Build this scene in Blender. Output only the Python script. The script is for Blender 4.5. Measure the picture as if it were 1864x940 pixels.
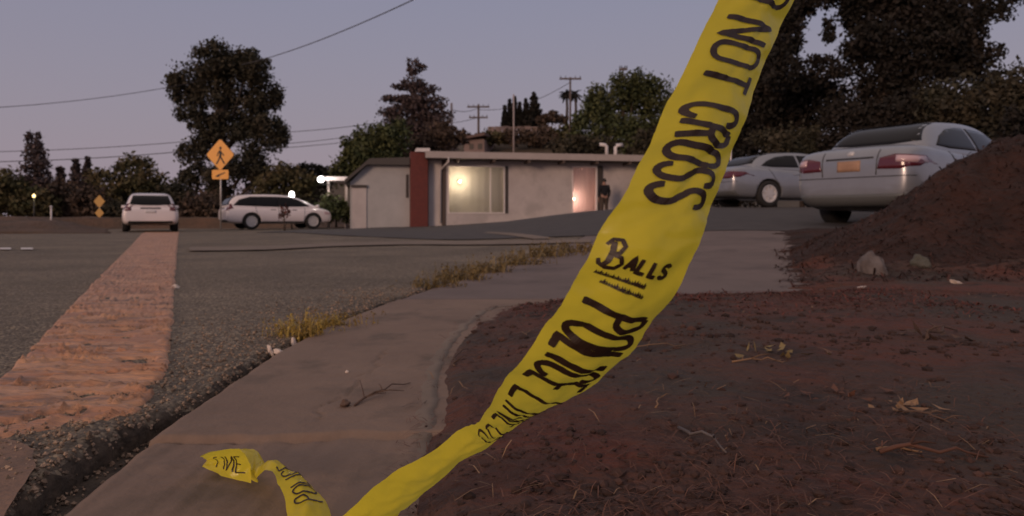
import bpy, bmesh, math, random
import numpy as np
from mathutils import Vector, Matrix, noise
from mathutils.bvhtree import BVHTree

random.seed(7); rng = np.random.default_rng(11)
scene = bpy.context.scene
for o in list(bpy.data.objects): bpy.data.objects.remove(o, do_unlink=True)
COL = scene.collection
PI = math.pi

# ------------------------------------------------------------------ camera
F = 1300.0; CX = 932.0; HY = 395.0; CH = 0.45      # focal length (px), horizon row, lens height (m)
cd = bpy.data.cameras.new('camera'); cam = bpy.data.objects.new('camera', cd); COL.objects.link(cam)
cam.location = (0, 0, CH); cam.rotation_euler = (PI/2, 0, 0)
cd.sensor_width = 36; cd.lens = 36*F/1864; cd.shift_y = -(470-HY)/1864
cd.clip_start = 0.05; cd.clip_end = 2000
cd.dof.use_dof = True; cd.dof.focus_distance = 0.85; cd.dof.aperture_fstop = 9.5
scene.camera = cam

# ------------------------------------------------------------------ sky, dusk glow, exposure
SUN_EL = math.radians(13); SUN_AZ = math.radians(212)   # compass bearing, clockwise from +Y (behind left)
w = bpy.data.worlds.new('World'); scene.world = w; w.use_nodes = True
nt = w.node_tree; nt.nodes.clear()
out = nt.nodes.new('ShaderNodeOutputWorld'); add = nt.nodes.new('ShaderNodeAddShader')
b1 = nt.nodes.new('ShaderNodeBackground'); b2 = nt.nodes.new('ShaderNodeBackground')
sky = nt.nodes.new('ShaderNodeTexSky'); sky.sky_type = 'NISHITA'; sky.sun_disc = False
sky.sun_elevation = math.radians(2); sky.sun_rotation = SUN_AZ
sky.air_density = 1.5; sky.dust_density = 2.0; sky.ozone_density = 3.0
b2.inputs[1].default_value = 0.05
tc = nt.nodes.new('ShaderNodeTexCoord'); sp = nt.nodes.new('ShaderNodeSeparateXYZ')
rp = nt.nodes.new('ShaderNodeValToRGB'); cr = rp.color_ramp
cr.elements[0].position = 0.0; cr.elements[0].color = (.315, .258, .30, 1)
cr.elements[1].position = 0.30; cr.elements[1].color = (.238, .226, .305, 1)
e = cr.elements.new(0.10); e.color = (.285, .245, .30, 1)
e = cr.elements.new(.55); e.color = (.27, .235, .255, 1)
e = cr.elements.new(1.0); e.color = (.46, .37, .335, 1)
nt.links.new(tc.outputs['Generated'], sp.inputs[0]); nt.links.new(sp.outputs['Z'], rp.inputs[0])
nt.links.new(rp.outputs[0], b1.inputs[0]); nt.links.new(sky.outputs[0], b2.inputs[0])
nt.links.new(b1.outputs[0], add.inputs[0]); nt.links.new(b2.outputs[0], add.inputs[1])
nt.links.new(add.outputs[0], out.inputs[0])
sd = bpy.data.lights.new('sun', 'SUN'); sun = bpy.data.objects.new('sun', sd); COL.objects.link(sun)
sd.energy = 1.2; sd.angle = math.radians(14); sd.color = (1, .66, .46)
sdir = Vector((math.sin(SUN_AZ)*math.cos(SUN_EL), math.cos(SUN_AZ)*math.cos(SUN_EL), math.sin(SUN_EL)))
sun.rotation_euler = sdir.to_track_quat('Z', 'Y').to_euler()
vs = scene.view_settings; vs.view_transform = 'Standard'; vs.look = 'None'; vs.exposure = 0.0; vs.gamma = 1; vs.use_curve_mapping = False

# ------------------------------------------------------------------ helpers
def sst(a, b, x):
    t = min(1, max(0, (x-a)/(b-a))); return t*t*(3-2*t)
def terr(x, y):
    if y < 4.6: s = 0
    elif y < 14: s = .054*(y-4.6)
    elif y < 18: s = .508+.044*(y-14)
    else: s = .683
    s -= .24*sst(21, 31, y)
    k = min(1, max(0, (y-6)/25)); xa = -.3-4.7*k; xb = xa+3.5+5.5*k
    return s*sst(xa, xb, x)-.10*sst(-5, -8, x)*sst(18, 26, y)
def P(px, py, Y): return Vector(((px-CX)/F*Y, Y, CH+(HY-py)/F*Y))
def gp(px, py):                              # a measured spot of the photograph on the terrain, as a ground position
    t = .5; ax = (px-CX)/F; az = (HY-py)/F
    while t < 90:
        if CH+az*t <= terr(ax*t, t): break
        t *= 1.004
    return (ax*t, t)
def fbm(x, y, z=0, o=4): return noise.fractal(Vector((x, y, z)), 1.0, 2.0, o)

def mesh_obj(name, verts, faces, mat, parent=None, smooth=False):
    me = bpy.data.meshes.new(name); me.from_pydata([tuple(v) for v in verts], [], faces); me.update()
    return link(name, me, mat, parent, smooth)
def link(name, me, mat, parent=None, smooth=False):
    o = bpy.data.objects.new(name, me); COL.objects.link(o)
    if mat is not None:
        for m in (mat if isinstance(mat, (list, tuple)) else [mat]): me.materials.append(m)
    if smooth: me.polygons.foreach_set('use_smooth', [True]*len(me.polygons))
    if parent is not None: o.parent = parent
    return o
def bm_obj(name, bm, mat, parent=None, smooth=False):
    bmesh.ops.recalc_face_normals(bm, faces=bm.faces)
    me = bpy.data.meshes.new(name); bm.to_mesh(me); bm.free(); return link(name, me, mat, parent, smooth)
def thing(name, label, cat, loc=(0, 0, 0), rz=0, group=None):
    o = bpy.data.objects.new(name, None); COL.objects.link(o); o.location = loc; o.rotation_euler = (0, 0, rz)
    o.empty_display_size = .1
    return tag(o, label, cat, group)
def tag(o, label, cat, group=None):
    o['label'] = label; o['category'] = cat
    if group: o['group'] = group
    return o
def struct(o, kind='structure'): o['kind'] = kind; return o
def box(bm, x0, x1, y0, y1, z0, z1, bev=0):
    r = bmesh.ops.create_cube(bm, size=1)
    for v in r['verts']:
        v.co = Vector(((x0+x1)/2+v.co.x*(x1-x0), (y0+y1)/2+v.co.y*(y1-y0), (z0+z1)/2+v.co.z*(z1-z0)))
    if bev:
        ed = list({e for v in r['verts'] for e in v.link_edges})
        bmesh.ops.bevel(bm, geom=ed, offset=bev, segments=2, affect='EDGES', profile=.5)
def box_obj(name, b, mat, parent=None, bev=0):
    bm = bmesh.new(); box(bm, *b, bev=bev); return bm_obj(name, bm, mat, parent)
def tube_geo(pts, rad, n=8):
    pts = [Vector(p) for p in pts]; V = []; Fs = []
    rads = rad if hasattr(rad, '__len__') else [rad]*len(pts)
    for i, p in enumerate(pts):
        t = (pts[min(i+1, len(pts)-1)]-pts[max(i-1, 0)]).normalized()
        a = t.cross(Vector((0, 0, 1)) if abs(t.z) < .9 else Vector((1, 0, 0))).normalized(); b = t.cross(a)
        for k in range(n):
            th = 2*PI*k/n; V.append(p+(a*math.cos(th)+b*math.sin(th))*rads[i])
    for i in range(len(pts)-1):
        for k in range(n):
            Fs.append((i*n+k, i*n+(k+1) % n, (i+1)*n+(k+1) % n, (i+1)*n+k))
    Fs.append(tuple(range(n-1, -1, -1))); Fs.append(tuple(range((len(pts)-1)*n, len(pts)*n)))
    return V, Fs
def merge(geos):
    V = []; Fs = []
    for v, f in geos:
        o = len(V); V += list(v); Fs += [tuple(i+o for i in q) for q in f]
    return V, Fs
def tube_obj(name, pts, rad, mat, parent=None, n=8):
    V, Fs = tube_geo(pts, rad, n); return mesh_obj(name, V, Fs, mat, parent, True)
def lathe(bm, prof, n=24, axis='Y'):
    rings = []
    for r, h in prof:
        ring = []
        for k in range(n):
            a = 2*PI*k/n; c, s = math.cos(a)*r, math.sin(a)*r
            ring.append(bm.verts.new((c, h, s) if axis == 'Y' else (c, s, h)))
        rings.append(ring)
    for a, b in zip(rings, rings[1:]):
        for k in range(n): bm.faces.new((a[k], a[(k+1) % n], b[(k+1) % n], b[k]))
    bm.faces.new(rings[0][::-1]); bm.faces.new(rings[-1])
def catmull(pts, sub):
    pts = [np.array(p, float) for p in pts]; res = []
    for i in range(len(pts)-1):
        p0, p1, p2, p3 = pts[max(i-1, 0)], pts[i], pts[i+1], pts[min(i+2, len(pts)-1)]
        for k in range(sub):
            t = k/sub
            res.append(.5*((2*p1)+(-p0+p2)*t+(2*p0-5*p1+4*p2-p3)*t*t+(-p0+3*p1-3*p2+p3)*t**3))
    res.append(pts[-1]); return res
def interp(tab, x):
    xs = [a for a, *_ in tab]
    return [float(np.interp(x, xs, [r[k] for r in tab])) for k in range(1, len(tab[0]))]

# ------------------------------------------------------------------ materials
def mat(name, col, rough=.7, col2=None, scale=5, bump=0, bscale=40, metal=0, coat=0, spec=.5, detail=6, island=0, stretch=None, bdist=.01, contrast=(.35, .65), col3=None, scale3=1.5):
    m = bpy.data.materials.new(name); m.use_nodes = True; n = m.node_tree.nodes; l = m.node_tree.links
    p = n['Principled BSDF']; p.inputs['Base Color'].default_value = (*col, 1); p.inputs['Roughness'].default_value = rough
    p.inputs['Metallic'].default_value = metal; p.inputs['Coat Weight'].default_value = coat; p.inputs['Specular IOR Level'].default_value = spec
    tcn = n.new('ShaderNodeTexCoord'); src = tcn.outputs['Object']
    if stretch:
        mp = n.new('ShaderNodeMapping'); mp.inputs['Scale'].default_value = stretch; l.new(src, mp.inputs[0]); src = mp.outputs[0]
    c = None
    def nz(sc, a, b, lo, hi, dt=detail):
        t = n.new('ShaderNodeTexNoise'); t.inputs['Scale'].default_value = sc; t.inputs['Detail'].default_value = dt; t.inputs['Roughness'].default_value = .65
        l.new(src, t.inputs['Vector'])
        mr = n.new('ShaderNodeMapRange'); mr.inputs[1].default_value = lo; mr.inputs[2].default_value = hi; l.new(t.outputs['Fac'], mr.inputs[0])
        mx = n.new('ShaderNodeMix'); mx.data_type = 'RGBA'; l.new(mr.outputs[0], mx.inputs[0])
        for sock, v in ((mx.inputs[6], a), (mx.inputs[7], b)):
            if isinstance(v, tuple): sock.default_value = (*v, 1)
            else: l.new(v, sock)
        return mx.outputs[2]
    if col2: c = nz(scale, col, col2, *contrast)
    if col3: c = nz(scale3, c if c else col, col3, .52, .66, 4)
    if island:
        g = n.new('ShaderNodeNewGeometry'); hs = n.new('ShaderNodeHueSaturation')
        mr = n.new('ShaderNodeMapRange'); mr.inputs[3].default_value = 1-island; mr.inputs[4].default_value = 1+island
        l.new(g.outputs['Random Per Island'], mr.inputs[0]); l.new(mr.outputs[0], hs.inputs['Value'])
        if c: l.new(c, hs.inputs['Color'])
        else: hs.inputs['Color'].default_value = (*col, 1)
        c = hs.outputs[0]
    if c: l.new(c, p.inputs['Base Color'])
    if bump:
        t = n.new('ShaderNodeTexNoise'); t.inputs['Scale'].default_value = bscale; t.inputs['Detail'].default_value = 8; l.new(src, t.inputs['Vector'])
        bp = n.new('ShaderNodeBump'); bp.inputs['Strength'].default_value = bump; bp.inputs['Distance'].default_value = bdist
        l.new(t.outputs['Fac'], bp.inputs['Height']); l.new(bp.outputs[0], p.inputs['Normal'])
    return m
def emit(name, col, s):
    m = mat(name, col, .5); p = m.node_tree.nodes['Principled BSDF']
    p.inputs['Emission Color'].default_value = (*col, 1); p.inputs['Emission Strength'].default_value = s; return m
def voronoi_mat(name, cols, scale, rough, bump, bdist=.006, stain=None):
    m = mat(name, cols[0], rough); n = m.node_tree.nodes; l = m.node_tree.links; p = n['Principled BSDF']
    tcn = n.new('ShaderNodeTexCoord'); v = n.new('ShaderNodeTexVoronoi'); v.inputs['Scale'].default_value = scale
    l.new(tcn.outputs['Object'], v.inputs['Vector'])
    sx = n.new('ShaderNodeSeparateColor'); l.new(v.outputs['Color'], sx.inputs[0])
    r = n.new('ShaderNodeValToRGB'); l.new(sx.outputs[0], r.inputs[0])
    r.color_ramp.elements[0].color = (*cols[0], 1); r.color_ramp.elements[1].color = (*cols[2], 1)
    e = r.color_ramp.elements.new(.7); e.color = (*cols[1], 1)
    t = n.new('ShaderNodeTexNoise'); t.inputs['Scale'].default_value = .9; t.inputs['Detail'].default_value = 5; l.new(tcn.outputs['Object'], t.inputs['Vector'])
    mr = n.new('ShaderNodeMapRange'); mr.inputs[1].default_value = .3; mr.inputs[2].default_value = .7; mr.inputs[3].default_value = .72; mr.inputs[4].default_value = 1.25
    l.new(t.outputs['Fac'], mr.inputs[0])
    hs = n.new('ShaderNodeHueSaturation'); l.new(mr.outputs[0], hs.inputs['Value']); l.new(r.outputs[0], hs.inputs['Color']); l.new(hs.outputs[0], p.inputs['Base Color'])
    bp = n.new('ShaderNodeBump'); bp.inputs['Strength'].default_value = bump; bp.inputs['Distance'].default_value = bdist; bp.invert = True
    l.new(v.outputs['Distance'], bp.inputs['Height']); l.new(bp.outputs[0], p.inputs['Normal'])
    return m
def glass_mat(name, tint, mix=.35):
    m = bpy.data.materials.new(name); m.use_nodes = True; n = m.node_tree.nodes; l = m.node_tree.links; n.clear()
    o = n.new('ShaderNodeOutputMaterial'); tr = n.new('ShaderNodeBsdfTransparent'); tr.inputs[0].default_value = (*tint, 1)
    gl = n.new('ShaderNodeBsdfGlossy'); gl.inputs['Roughness'].default_value = .04
    fr = n.new('ShaderNodeFresnel'); fr.inputs[0].default_value = 1.45; mx = n.new('ShaderNodeMixShader')
    l.new(fr.outputs[0], mx.inputs[0]); l.new(tr.outputs[0], mx.inputs[1]); l.new(gl.outputs[0], mx.inputs[2]); l.new(mx.outputs[0], o.inputs[0]); return m

M = {}
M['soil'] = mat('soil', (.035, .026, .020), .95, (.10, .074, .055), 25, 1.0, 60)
M['asphalt'] = voronoi_mat('asphalt', ((.095, .072, .053), (.18, .142, .104), (.34, .27, .19)), 95, .8, .9, .008)
M['asphalt_dark'] = mat('asphalt_dark', (.055, .049, .05), .9, (.078, .069, .066), 3, .4, 60)
M['patch'] = mat('patch', (.43, .20, .108), .5, (.58, .31, .175), 7, 1.0, 45, stretch=(.35, 1.3, 1), bdist=.012, contrast=(.4, .6), col3=(.2, .115, .075), scale3=9)
M['patch_tan'] = mat('patch_tan', (.27, .165, .115), .85, (.2, .125, .09), 5, .7, 60, bdist=.008, col3=(.14, .095, .07), scale3=7)
M['concrete'] = mat('concrete', (.25, .172, .128), .85, (.20, .136, .102), 2.2, .45, 90, bdist=.004, col3=(.15, .107, .080), scale3=3.1)
M['drive'] = mat('drive', (.20, .15, .135), .85, (.155, .118, .106), 1.6, .3, 60, col3=(.12, .09, .082), scale3=1.3)
M['gutterline'] = mat('gutterline', (.23, .175, .135), .85, (.18, .138, .108), 3)
M['dirt'] = mat('dirt', (.068, .047, .038), .95, (.120, .040, .027), 1.15, 1.0, 30, bdist=.03, col3=(.045, .028, .023), scale3=2.6, contrast=(.42, .6))
M['mound'] = mat('mound', (.022, .0095, .0075), .95, (.052, .020, .014), 3, 1.0, 22, bdist=.05)
M['verge'] = mat('verge', (.13, .075, .05), .95, (.08, .055, .04), .8, .8, 6, bdist=.1)
M['hill'] = mat('hill', (.07, .055, .035), .95, (.11, .08, .055), .25, .5, 2)
M['white_paint'] = mat('white_paint', (.72, .66, .64), .6)
M['bark'] = mat('bark', (.05, .037, .03), .9, (.09, .065, .05), 6, .8, 18, bdist=.03)
def leafmat(nm, a, b):
    return mat(nm, a, .75, b, .7, island=.45, spec=.25, contrast=(.4, .6))
M['leaf_dark'] = leafmat('leaf_dark', (.038, .037, .024), (.06, .05, .033))
M['leaf_olive'] = leafmat('leaf_olive', (.07, .068, .03), (.11, .085, .045))
M['leaf_green'] = leafmat('leaf_green', (.05, .065, .028), (.085, .09, .035))
M['leaf_brown'] = leafmat('leaf_brown', (.075, .052, .04), (.1, .07, .05))
M['leaf_mauve'] = leafmat('leaf_mauve', (.07, .05, .05), (.095, .07, .068))
M['leaf_black'] = leafmat('leaf_black', (.017, .016, .013), (.029, .023, .019))
M['leaf_rust'] = leafmat('leaf_rust', (.13, .045, .04), (.09, .04, .03))
M['weed'] = mat('weed', (.44, .32, .07), .8, (.32, .22, .06), 9, island=.4)
M['weed_olive'] = mat('weed_olive', (.16, .12, .05), .8, (.24, .17, .07), 9, island=.4)
M['needle'] = mat('needle', (.13, .055, .034), .85, (.075, .036, .026), 4, island=.7)
M['straw'] = mat('straw', (.24, .14, .075), .8, island=.4)
M['twig'] = mat('twig', (.14, .085, .06), .9, (.08, .05, .04), 20)
M['pebble'] = mat('pebble', (.27, .19, .135), .85, island=.6)
M['stone_pale'] = mat('stone_pale', (.17, .145, .14), .85, (.09, .07, .065), 8, .5, 20)
M['stone_green'] = mat('stone_green', (.085, .085, .068), .9, (.1, .09, .075), 8, .5, 20)
M['scrap'] = mat('scrap', (.72, .6, .52), .6)
M['steel'] = mat('steel', (.5, .48, .47), .45, metal=.6)
M['sign_yellow'] = mat('sign_yellow', (.9, .40, .045), .45, (.84, .36, .04), 6)
M['sign_yellow_dull'] = mat('sign_yellow_dull', (.5, .27, .05), .5)
M['black'] = mat('black', (.015, .013, .013), .6)
M['rubber'] = mat('rubber', (.02, .019, .019), .85, bump=.2, bscale=60)
M['silver'] = mat('silver', (.31, .325, .36), .3, (.275, .285, .315), 2, metal=.45, coat=.7)
M['white_car'] = mat('white_car', (.86, .78, .79), .3, (.82, .74, .75), 2, coat=.6)
M['autoglass'] = mat('autoglass', (.010, .010, .012), .1, spec=.2)
M['taillight'] = mat('taillight', (.11, .018, .03), .2, (.10, .012, .02), 20, coat=.6)
M['taillight_clear'] = mat('taillight_clear', (.62, .42, .45), .2, coat=.6)
M['bumper_grey'] = mat('bumper_grey', (.11, .115, .115), .5)
M['rim'] = mat('rim', (.62, .6, .6), .4, metal=.2)
M['trim'] = mat('trim', (.03, .03, .032), .5)
M['plate'] = mat('plate', (.42, .25, .16), .6, (.34, .2, .13), 6)
M['plate_white'] = mat('plate_white', (.7, .68, .7), .5)
M['stucco'] = mat('stucco', (.60, .545, .53), .9, (.50, .45, .44), .9, .3, 40, col3=(.44, .40, .39), scale3=.7)
M['stucco_wing'] = mat('stucco_wing', (.47, .46, .46), .9, (.39, .385, .385), .8, .3, 40)
M['fascia'] = mat('fascia', (.46, .40, .38), .7, (.4, .35, .33), 1.5)
M['roofing'] = mat('roofing', (.09, .08, .075), .9)
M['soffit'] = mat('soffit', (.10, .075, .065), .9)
M['curtain'] = mat('curtain', (.70, .66, .56), .9, (.68, .64, .54), 3, stretch=(3, 3, .2))
M['curtain_pink'] = mat('curtain_pink', (.72, .52, .46), .9, (.62, .45, .42), 3, stretch=(9, 9, .2))
M['pane'] = glass_mat('pane', (.95, .95, .95))
M['frame_dark'] = mat('frame_dark', (.06, .05, .045), .6)
M['trimwhite'] = mat('trimwhite', (.75, .7, .7), .6)
M['lamp_warm'] = emit('lamp_warm', (1, .72, .42), 4)
M['lamp_white'] = emit('lamp_white', (1, .94, .9), 7)
M['lamp_yellow'] = emit('lamp_yellow', (1, .75, .35), 2.2)
M['wire'] = mat('wire', (.05, .045, .05), .8)
M['poleW'] = mat('poleW', (.16, .125, .115), .9, (.11, .085, .08), 5)
M['poleP'] = mat('poleP', (.38, .32, .31), .9)
M['hillwall'] = mat('hillwall', (.26, .19, .175), .9, (.21, .155, .14), .5)
M['hillroof'] = mat('hillroof', (.15, .10, .09), .9)
M['cloth_dark'] = mat('cloth_dark', (.010, .010, .014), .9)
M['cloth_brown'] = mat('cloth_brown', (.07, .05, .04), .9)
M['skin'] = mat('skin', (.35, .2, .15), .6)
M['hair'] = mat('hair', (.02, .015, .012), .7)
def brick_mat():
    m = mat('brick', (.2, .04, .035), .9); n = m.node_tree.nodes; l = m.node_tree.links
    t = n.new('ShaderNodeTexCoord'); mp = n.new('ShaderNodeMapping'); mp.inputs['Rotation'].default_value = (PI/2, 0, 0)
    b = n.new('ShaderNodeTexBrick'); b.inputs['Scale'].default_value = 4; b.inputs['Color1'].default_value = (.17, .042, .036, 1)
    b.inputs['Color2'].default_value = (.13, .034, .03, 1); b.inputs['Mortar'].default_value = (.14, .06, .052, 1); b.inputs['Mortar Size'].default_value = .012
    l.new(t.outputs['Object'], mp.inputs[0]); l.new(mp.outputs[0], b.inputs['Vector']); l.new(b.outputs['Color'], n['Principled BSDF'].inputs['Base Color']); return m
M['brick'] = brick_mat()
def tape_mat():
    m = bpy.data.materials.new('tape'); m.use_nodes = True; n = m.node_tree.nodes; l = m.node_tree.links
    p = n['Principled BSDF']; p.inputs['Roughness'].default_value = .27; p.inputs['Base Color'].default_value = (.90, .76, .05, 1)
    tr = n.new('ShaderNodeBsdfTranslucent'); tr.inputs[0].default_value = (.95, .84, .09, 1); mx = n.new('ShaderNodeMixShader'); mx.inputs[0].default_value = .5
    t = n.new('ShaderNodeTexNoise'); t.inputs['Scale'].default_value = 22; t.inputs['Detail'].default_value = 3; tcn = n.new('ShaderNodeTexCoord'); l.new(tcn.outputs['Object'], t.inputs['Vector'])
    bp = n.new('ShaderNodeBump'); bp.inputs['Strength'].default_value = .25; bp.inputs['Distance'].default_value = .01; l.new(t.outputs['Fac'], bp.inputs['Height']); l.new(bp.outputs[0], p.inputs['Normal'])
    l.new(p.outputs[0], mx.inputs[1]); l.new(tr.outputs[0], mx.inputs[2]); l.new(mx.outputs[0], n['Material Output'].inputs[0]); return m
M['tape'] = tape_mat()
M['ink'] = mat('ink', (.03, .014, .008), .5)

# ------------------------------------------------------------------ ground and paving
def geo_rows(a, b, r0, g):
    ys = [a]; s = r0
    while ys[-1] < b: ys.append(ys[-1]+s); s *= g
    ys[-1] = b; return ys
def sheet(name, ys, xs_of, zf, m, smooth=True, skirt=None):
    """grid of rows y, columns xs_of(y) (same count), height zf(x,y,u) ; skirt = depth of a folded-down edge"""
    V = []; Fs = []; nc = None
    for y in ys:
        xs = xs_of(y); nc = len(xs)
        for j, x in enumerate(xs): V.append((x, y, zf(x, y)))
    for i in range(len(ys)-1):
        for j in range(nc-1):
            a = i*nc+j; Fs.append((a, a+1, a+nc+1, a+nc))
    if skirt:
        bnd = [j for j in range(nc)]+[i*nc+nc-1 for i in range(1, len(ys))]+[(len(ys)-1)*nc+j for j in range(nc-2, -1, -1)]+[i*nc for i in range(len(ys)-2, 0, -1)]
        o = len(V)
        for k in bnd: V.append((V[k][0], V[k][1], V[k][2]-skirt))
        for k in range(len(bnd)):
            k2 = (k+1) % len(bnd); Fs.append((bnd[k], o+k, o+k2, bnd[k2]))
    return struct(mesh_obj(name, V, Fs, m, None, smooth))

gx = sorted(set([-400, -250, -150, -100, -70, -50]+[i*1.0 for i in range(-40, 31)]+[40, 55, 80, 120, 200, 400]))
gy = sorted(set([-30, -10, -3]+[i*.7 for i in range(0, 70)]+[52, 56, 60, 70, 90, 130, 200, 350, 800]))
sheet('ground', gy, lambda y: gx, lambda x, y: terr(x, y)-.06, M['soil'])

# edge of the asphalt / concrete, x as a function of y
EDGE = [(-1, -.71), (.8, -.71), (1.09, -.70), (1.48, -.745), (2.39, -.785), (3.0, -.76), (3.7, -.66), (4.7, -.48), (6.2, -.15), (7.4, .12), (8.7, .46), (11.7, 1.4), (14, 2.2), (40, 12)]
DIRT = [(-1, -.10), (.8, -.12), (1.1, -.17), (1.6, -.2), (2.0, -.235), (2.39, -.235), (2.9, -.2), (3.3, -.15), (3.5, -.1), (3.62, .05), (3.75, .3), (3.84, .8), (3.92, 1.4), (4.0, 1.6)]
def edge(y): return interp(EDGE, y)[0]
def gap(y): return .065*(1-sst(1.4, 1.85, y))+.022*(1-sst(2.5, 8, y))+.004
def aedge(y): return edge(y)-gap(y)-.024*fbm(y*6, 3)-.020*fbm(y*22, 9)-.008*fbm(y*70, 2)
ry = geo_rows(-.6, 35, .02, 1.0055)
tt = [0, .006, .014]+list(np.geomspace(.024, 60, 150))
def road_z(x, y):
    d = aedge(y)-x; k = max(0, 1-d/.03)
    n1 = fbm(x*14, y*14)*.006+fbm(x*45, y*45, 4, 3)*.006*(1 if y < 6 else .4)
    return terr(x, y)-.002+n1*(.5 if y > 5 else 1)-.028*k**2*(1+.8*fbm(x*30, y*30))+.006*fbm(x*.8, y*.8)
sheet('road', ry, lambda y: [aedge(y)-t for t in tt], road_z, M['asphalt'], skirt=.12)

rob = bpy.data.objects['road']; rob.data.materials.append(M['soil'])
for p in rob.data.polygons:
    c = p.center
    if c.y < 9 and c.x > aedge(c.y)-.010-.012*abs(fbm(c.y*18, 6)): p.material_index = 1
# concrete gutter and driveway apron
def cedge(y): return edge(y)+.006*fbm(y*9, 5)
def con_z(x, y):
    d = x-cedge(y); r = .012*max(0, 1-d/.02)
    jt = 1.465+.03*fbm(x*5, 2)
    z = terr(x, y)+.004-r+.0015*fbm(x*20, y*20)+.02*max(0, x+.6)*(1-sst(2.5, 4, y))
    z -= .012*(1-sst(jt-.02, jt+.002, y))*(1+.4*fbm(x*22, 3))+.012*math.exp(-((y-jt+.016)/.006)**2)*max(0, .55+1.6*fbm(x*9, 7)+.5*fbm(x*40, 3))*(1-sst(-.62, -.3, x)*.75)
    ck = x+.42+.05*fbm(y*4, 12)+.02*fbm(y*19, 3); z -= .006*math.exp(-(ck/.003)**2)*sst(1.5, 1.6, y)*(1-sst(2.3, 2.5, y))
    return z
cy = geo_rows(-.6, 1.2, .03, 1.0)[:-1]+geo_rows(1.2, 1.62, .0045, 1.0)[:-1]+geo_rows(1.62, 3.86, .012, 1.008)
sheet('gutter', cy, lambda y: list(np.linspace(cedge(y), max(cedge(y)+.3, interp(DIRT, y)[0]+.25), 110)), con_z, M['concrete'], skirt=.13)
dy = geo_rows(3.86, 11.6, .03, 1.02)
sheet('driveway', dy, lambda y: list(np.linspace(cedge(y), 5.5, 90)), lambda x, y: terr(x, y)+.004-.012*max(0, 1-(x-cedge(y))/.03)+.003*fbm(x*4, y*4), M['drive'], skirt=.13)

def poly_layer(name, pts, off, m, step=.5, hf=terr):
    """polygon (ground positions) cut on a grid and draped on the terrain"""
    bm = bmesh.new(); vs_ = [bm.verts.new((x, y, 0)) for x, y in pts]; bm.faces.new(vs_)
    x0, x1 = min(p[0] for p in pts), max(p[0] for p in pts); y0, y1 = min(p[1] for p in pts), max(p[1] for p in pts)
    for a, b, ax in ((x0, x1, Vector((1, 0, 0))), (y0, y1, Vector((0, 1, 0)))):
        k = a+step
        while k < b:
            bmesh.ops.bisect_plane(bm, geom=bm.verts[:]+bm.edges[:]+bm.faces[:], plane_co=ax*k, plane_no=ax); k += step
    for v in bm.verts: v.co.z = hf(v.co.x, v.co.y)+off
    for f in bm.faces:
        if f.normal.z < 0: f.normal_flip()
    me = bpy.data.meshes.new(name); bm.to_mesh(me); bm.free()
    return struct(link(name, me, m))
def wob(pts, n=5, a=.03):
    c = catmull([(*p,) for p in pts], n); return [(x+a*fbm(x*3, y*3), y+a*fbm(x*3, y*3, 5)) for x, y in c]
# dark asphalt in front of the house and around the cars
poly_layer('parking_area', [(1.3, 10.3), (-.6, 12.7), (-1.8, 14.2), (-4.5, 17.5), (-9, 25), (-9, 30.8), (30, 33), (30, 9), (7, 8.3), (4.4, 9.2), (2.7, 9.6)], .012, M['asphalt_dark'], .8)
# pale gutter line crossing the road ahead
g1 = [gp(*p) for p in ((345, 452), (480, 450), (620, 444), (780, 441), (930, 440), (1075, 438))]
g2 = [gp(*p) for p in ((1075, 444), (930, 447), (780, 447), (620, 450), (480, 457), (345, 459))]
poly_layer('gutter_strip', wob(g1, 4)+wob(g2, 4), .017, M['gutterline'], .6)
g3 = [gp(*p) for p in ((890, 424), (950, 428), (1010, 437))]; g4 = [gp(*p) for p in ((975, 438), (930, 431), (880, 426))]
poly_layer('gutter_branch', wob(g3, 3)+wob(g4, 3), .021, M['gutterline'], .6)
def verge_edge(y): return interp([(19.4, -12.5), (20, -11.3), (27, -15.3), (32.5, -18.4), (34.2, -9.0), (48, -9.0)], y)[0]+.25*fbm(y*.9, 3)
sheet('verge', geo_rows(19.4, 48, .3, 1.015), lambda y: [verge_edge(y)-t for t in [0, .1, .25]+list(np.geomspace(.5, 70, 70))],
      lambda x, y: terr(x, y)+.02+.45*sst(0, 3.0, verge_edge(y)-x)*sst(19.4, 23, y)+.12*fbm(x*.7, y*.7)*sst(0, 2, verge_edge(y)-x), M['verge'], skirt=.3)
for a, b in (((0, 453), (20, 456)), ((38, 453), (60, 456))):
    q = [gp(a[0], a[1]), gp(b[0], a[1]), gp(b[0], b[1]), gp(a[0], b[1])]
    poly_layer('lane_marking', q, .014, M['white_paint'], .5)
poly_layer('road_patch', wob([gp(*p) for p in ((-300, 860), (-100, 815), (0, 802), (52, 818), (68, 850), (45, 895), (28, 935), (-20, 1010), (-260, 1040))], 10, .02), .005, M['patch_tan'], .05)

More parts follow.
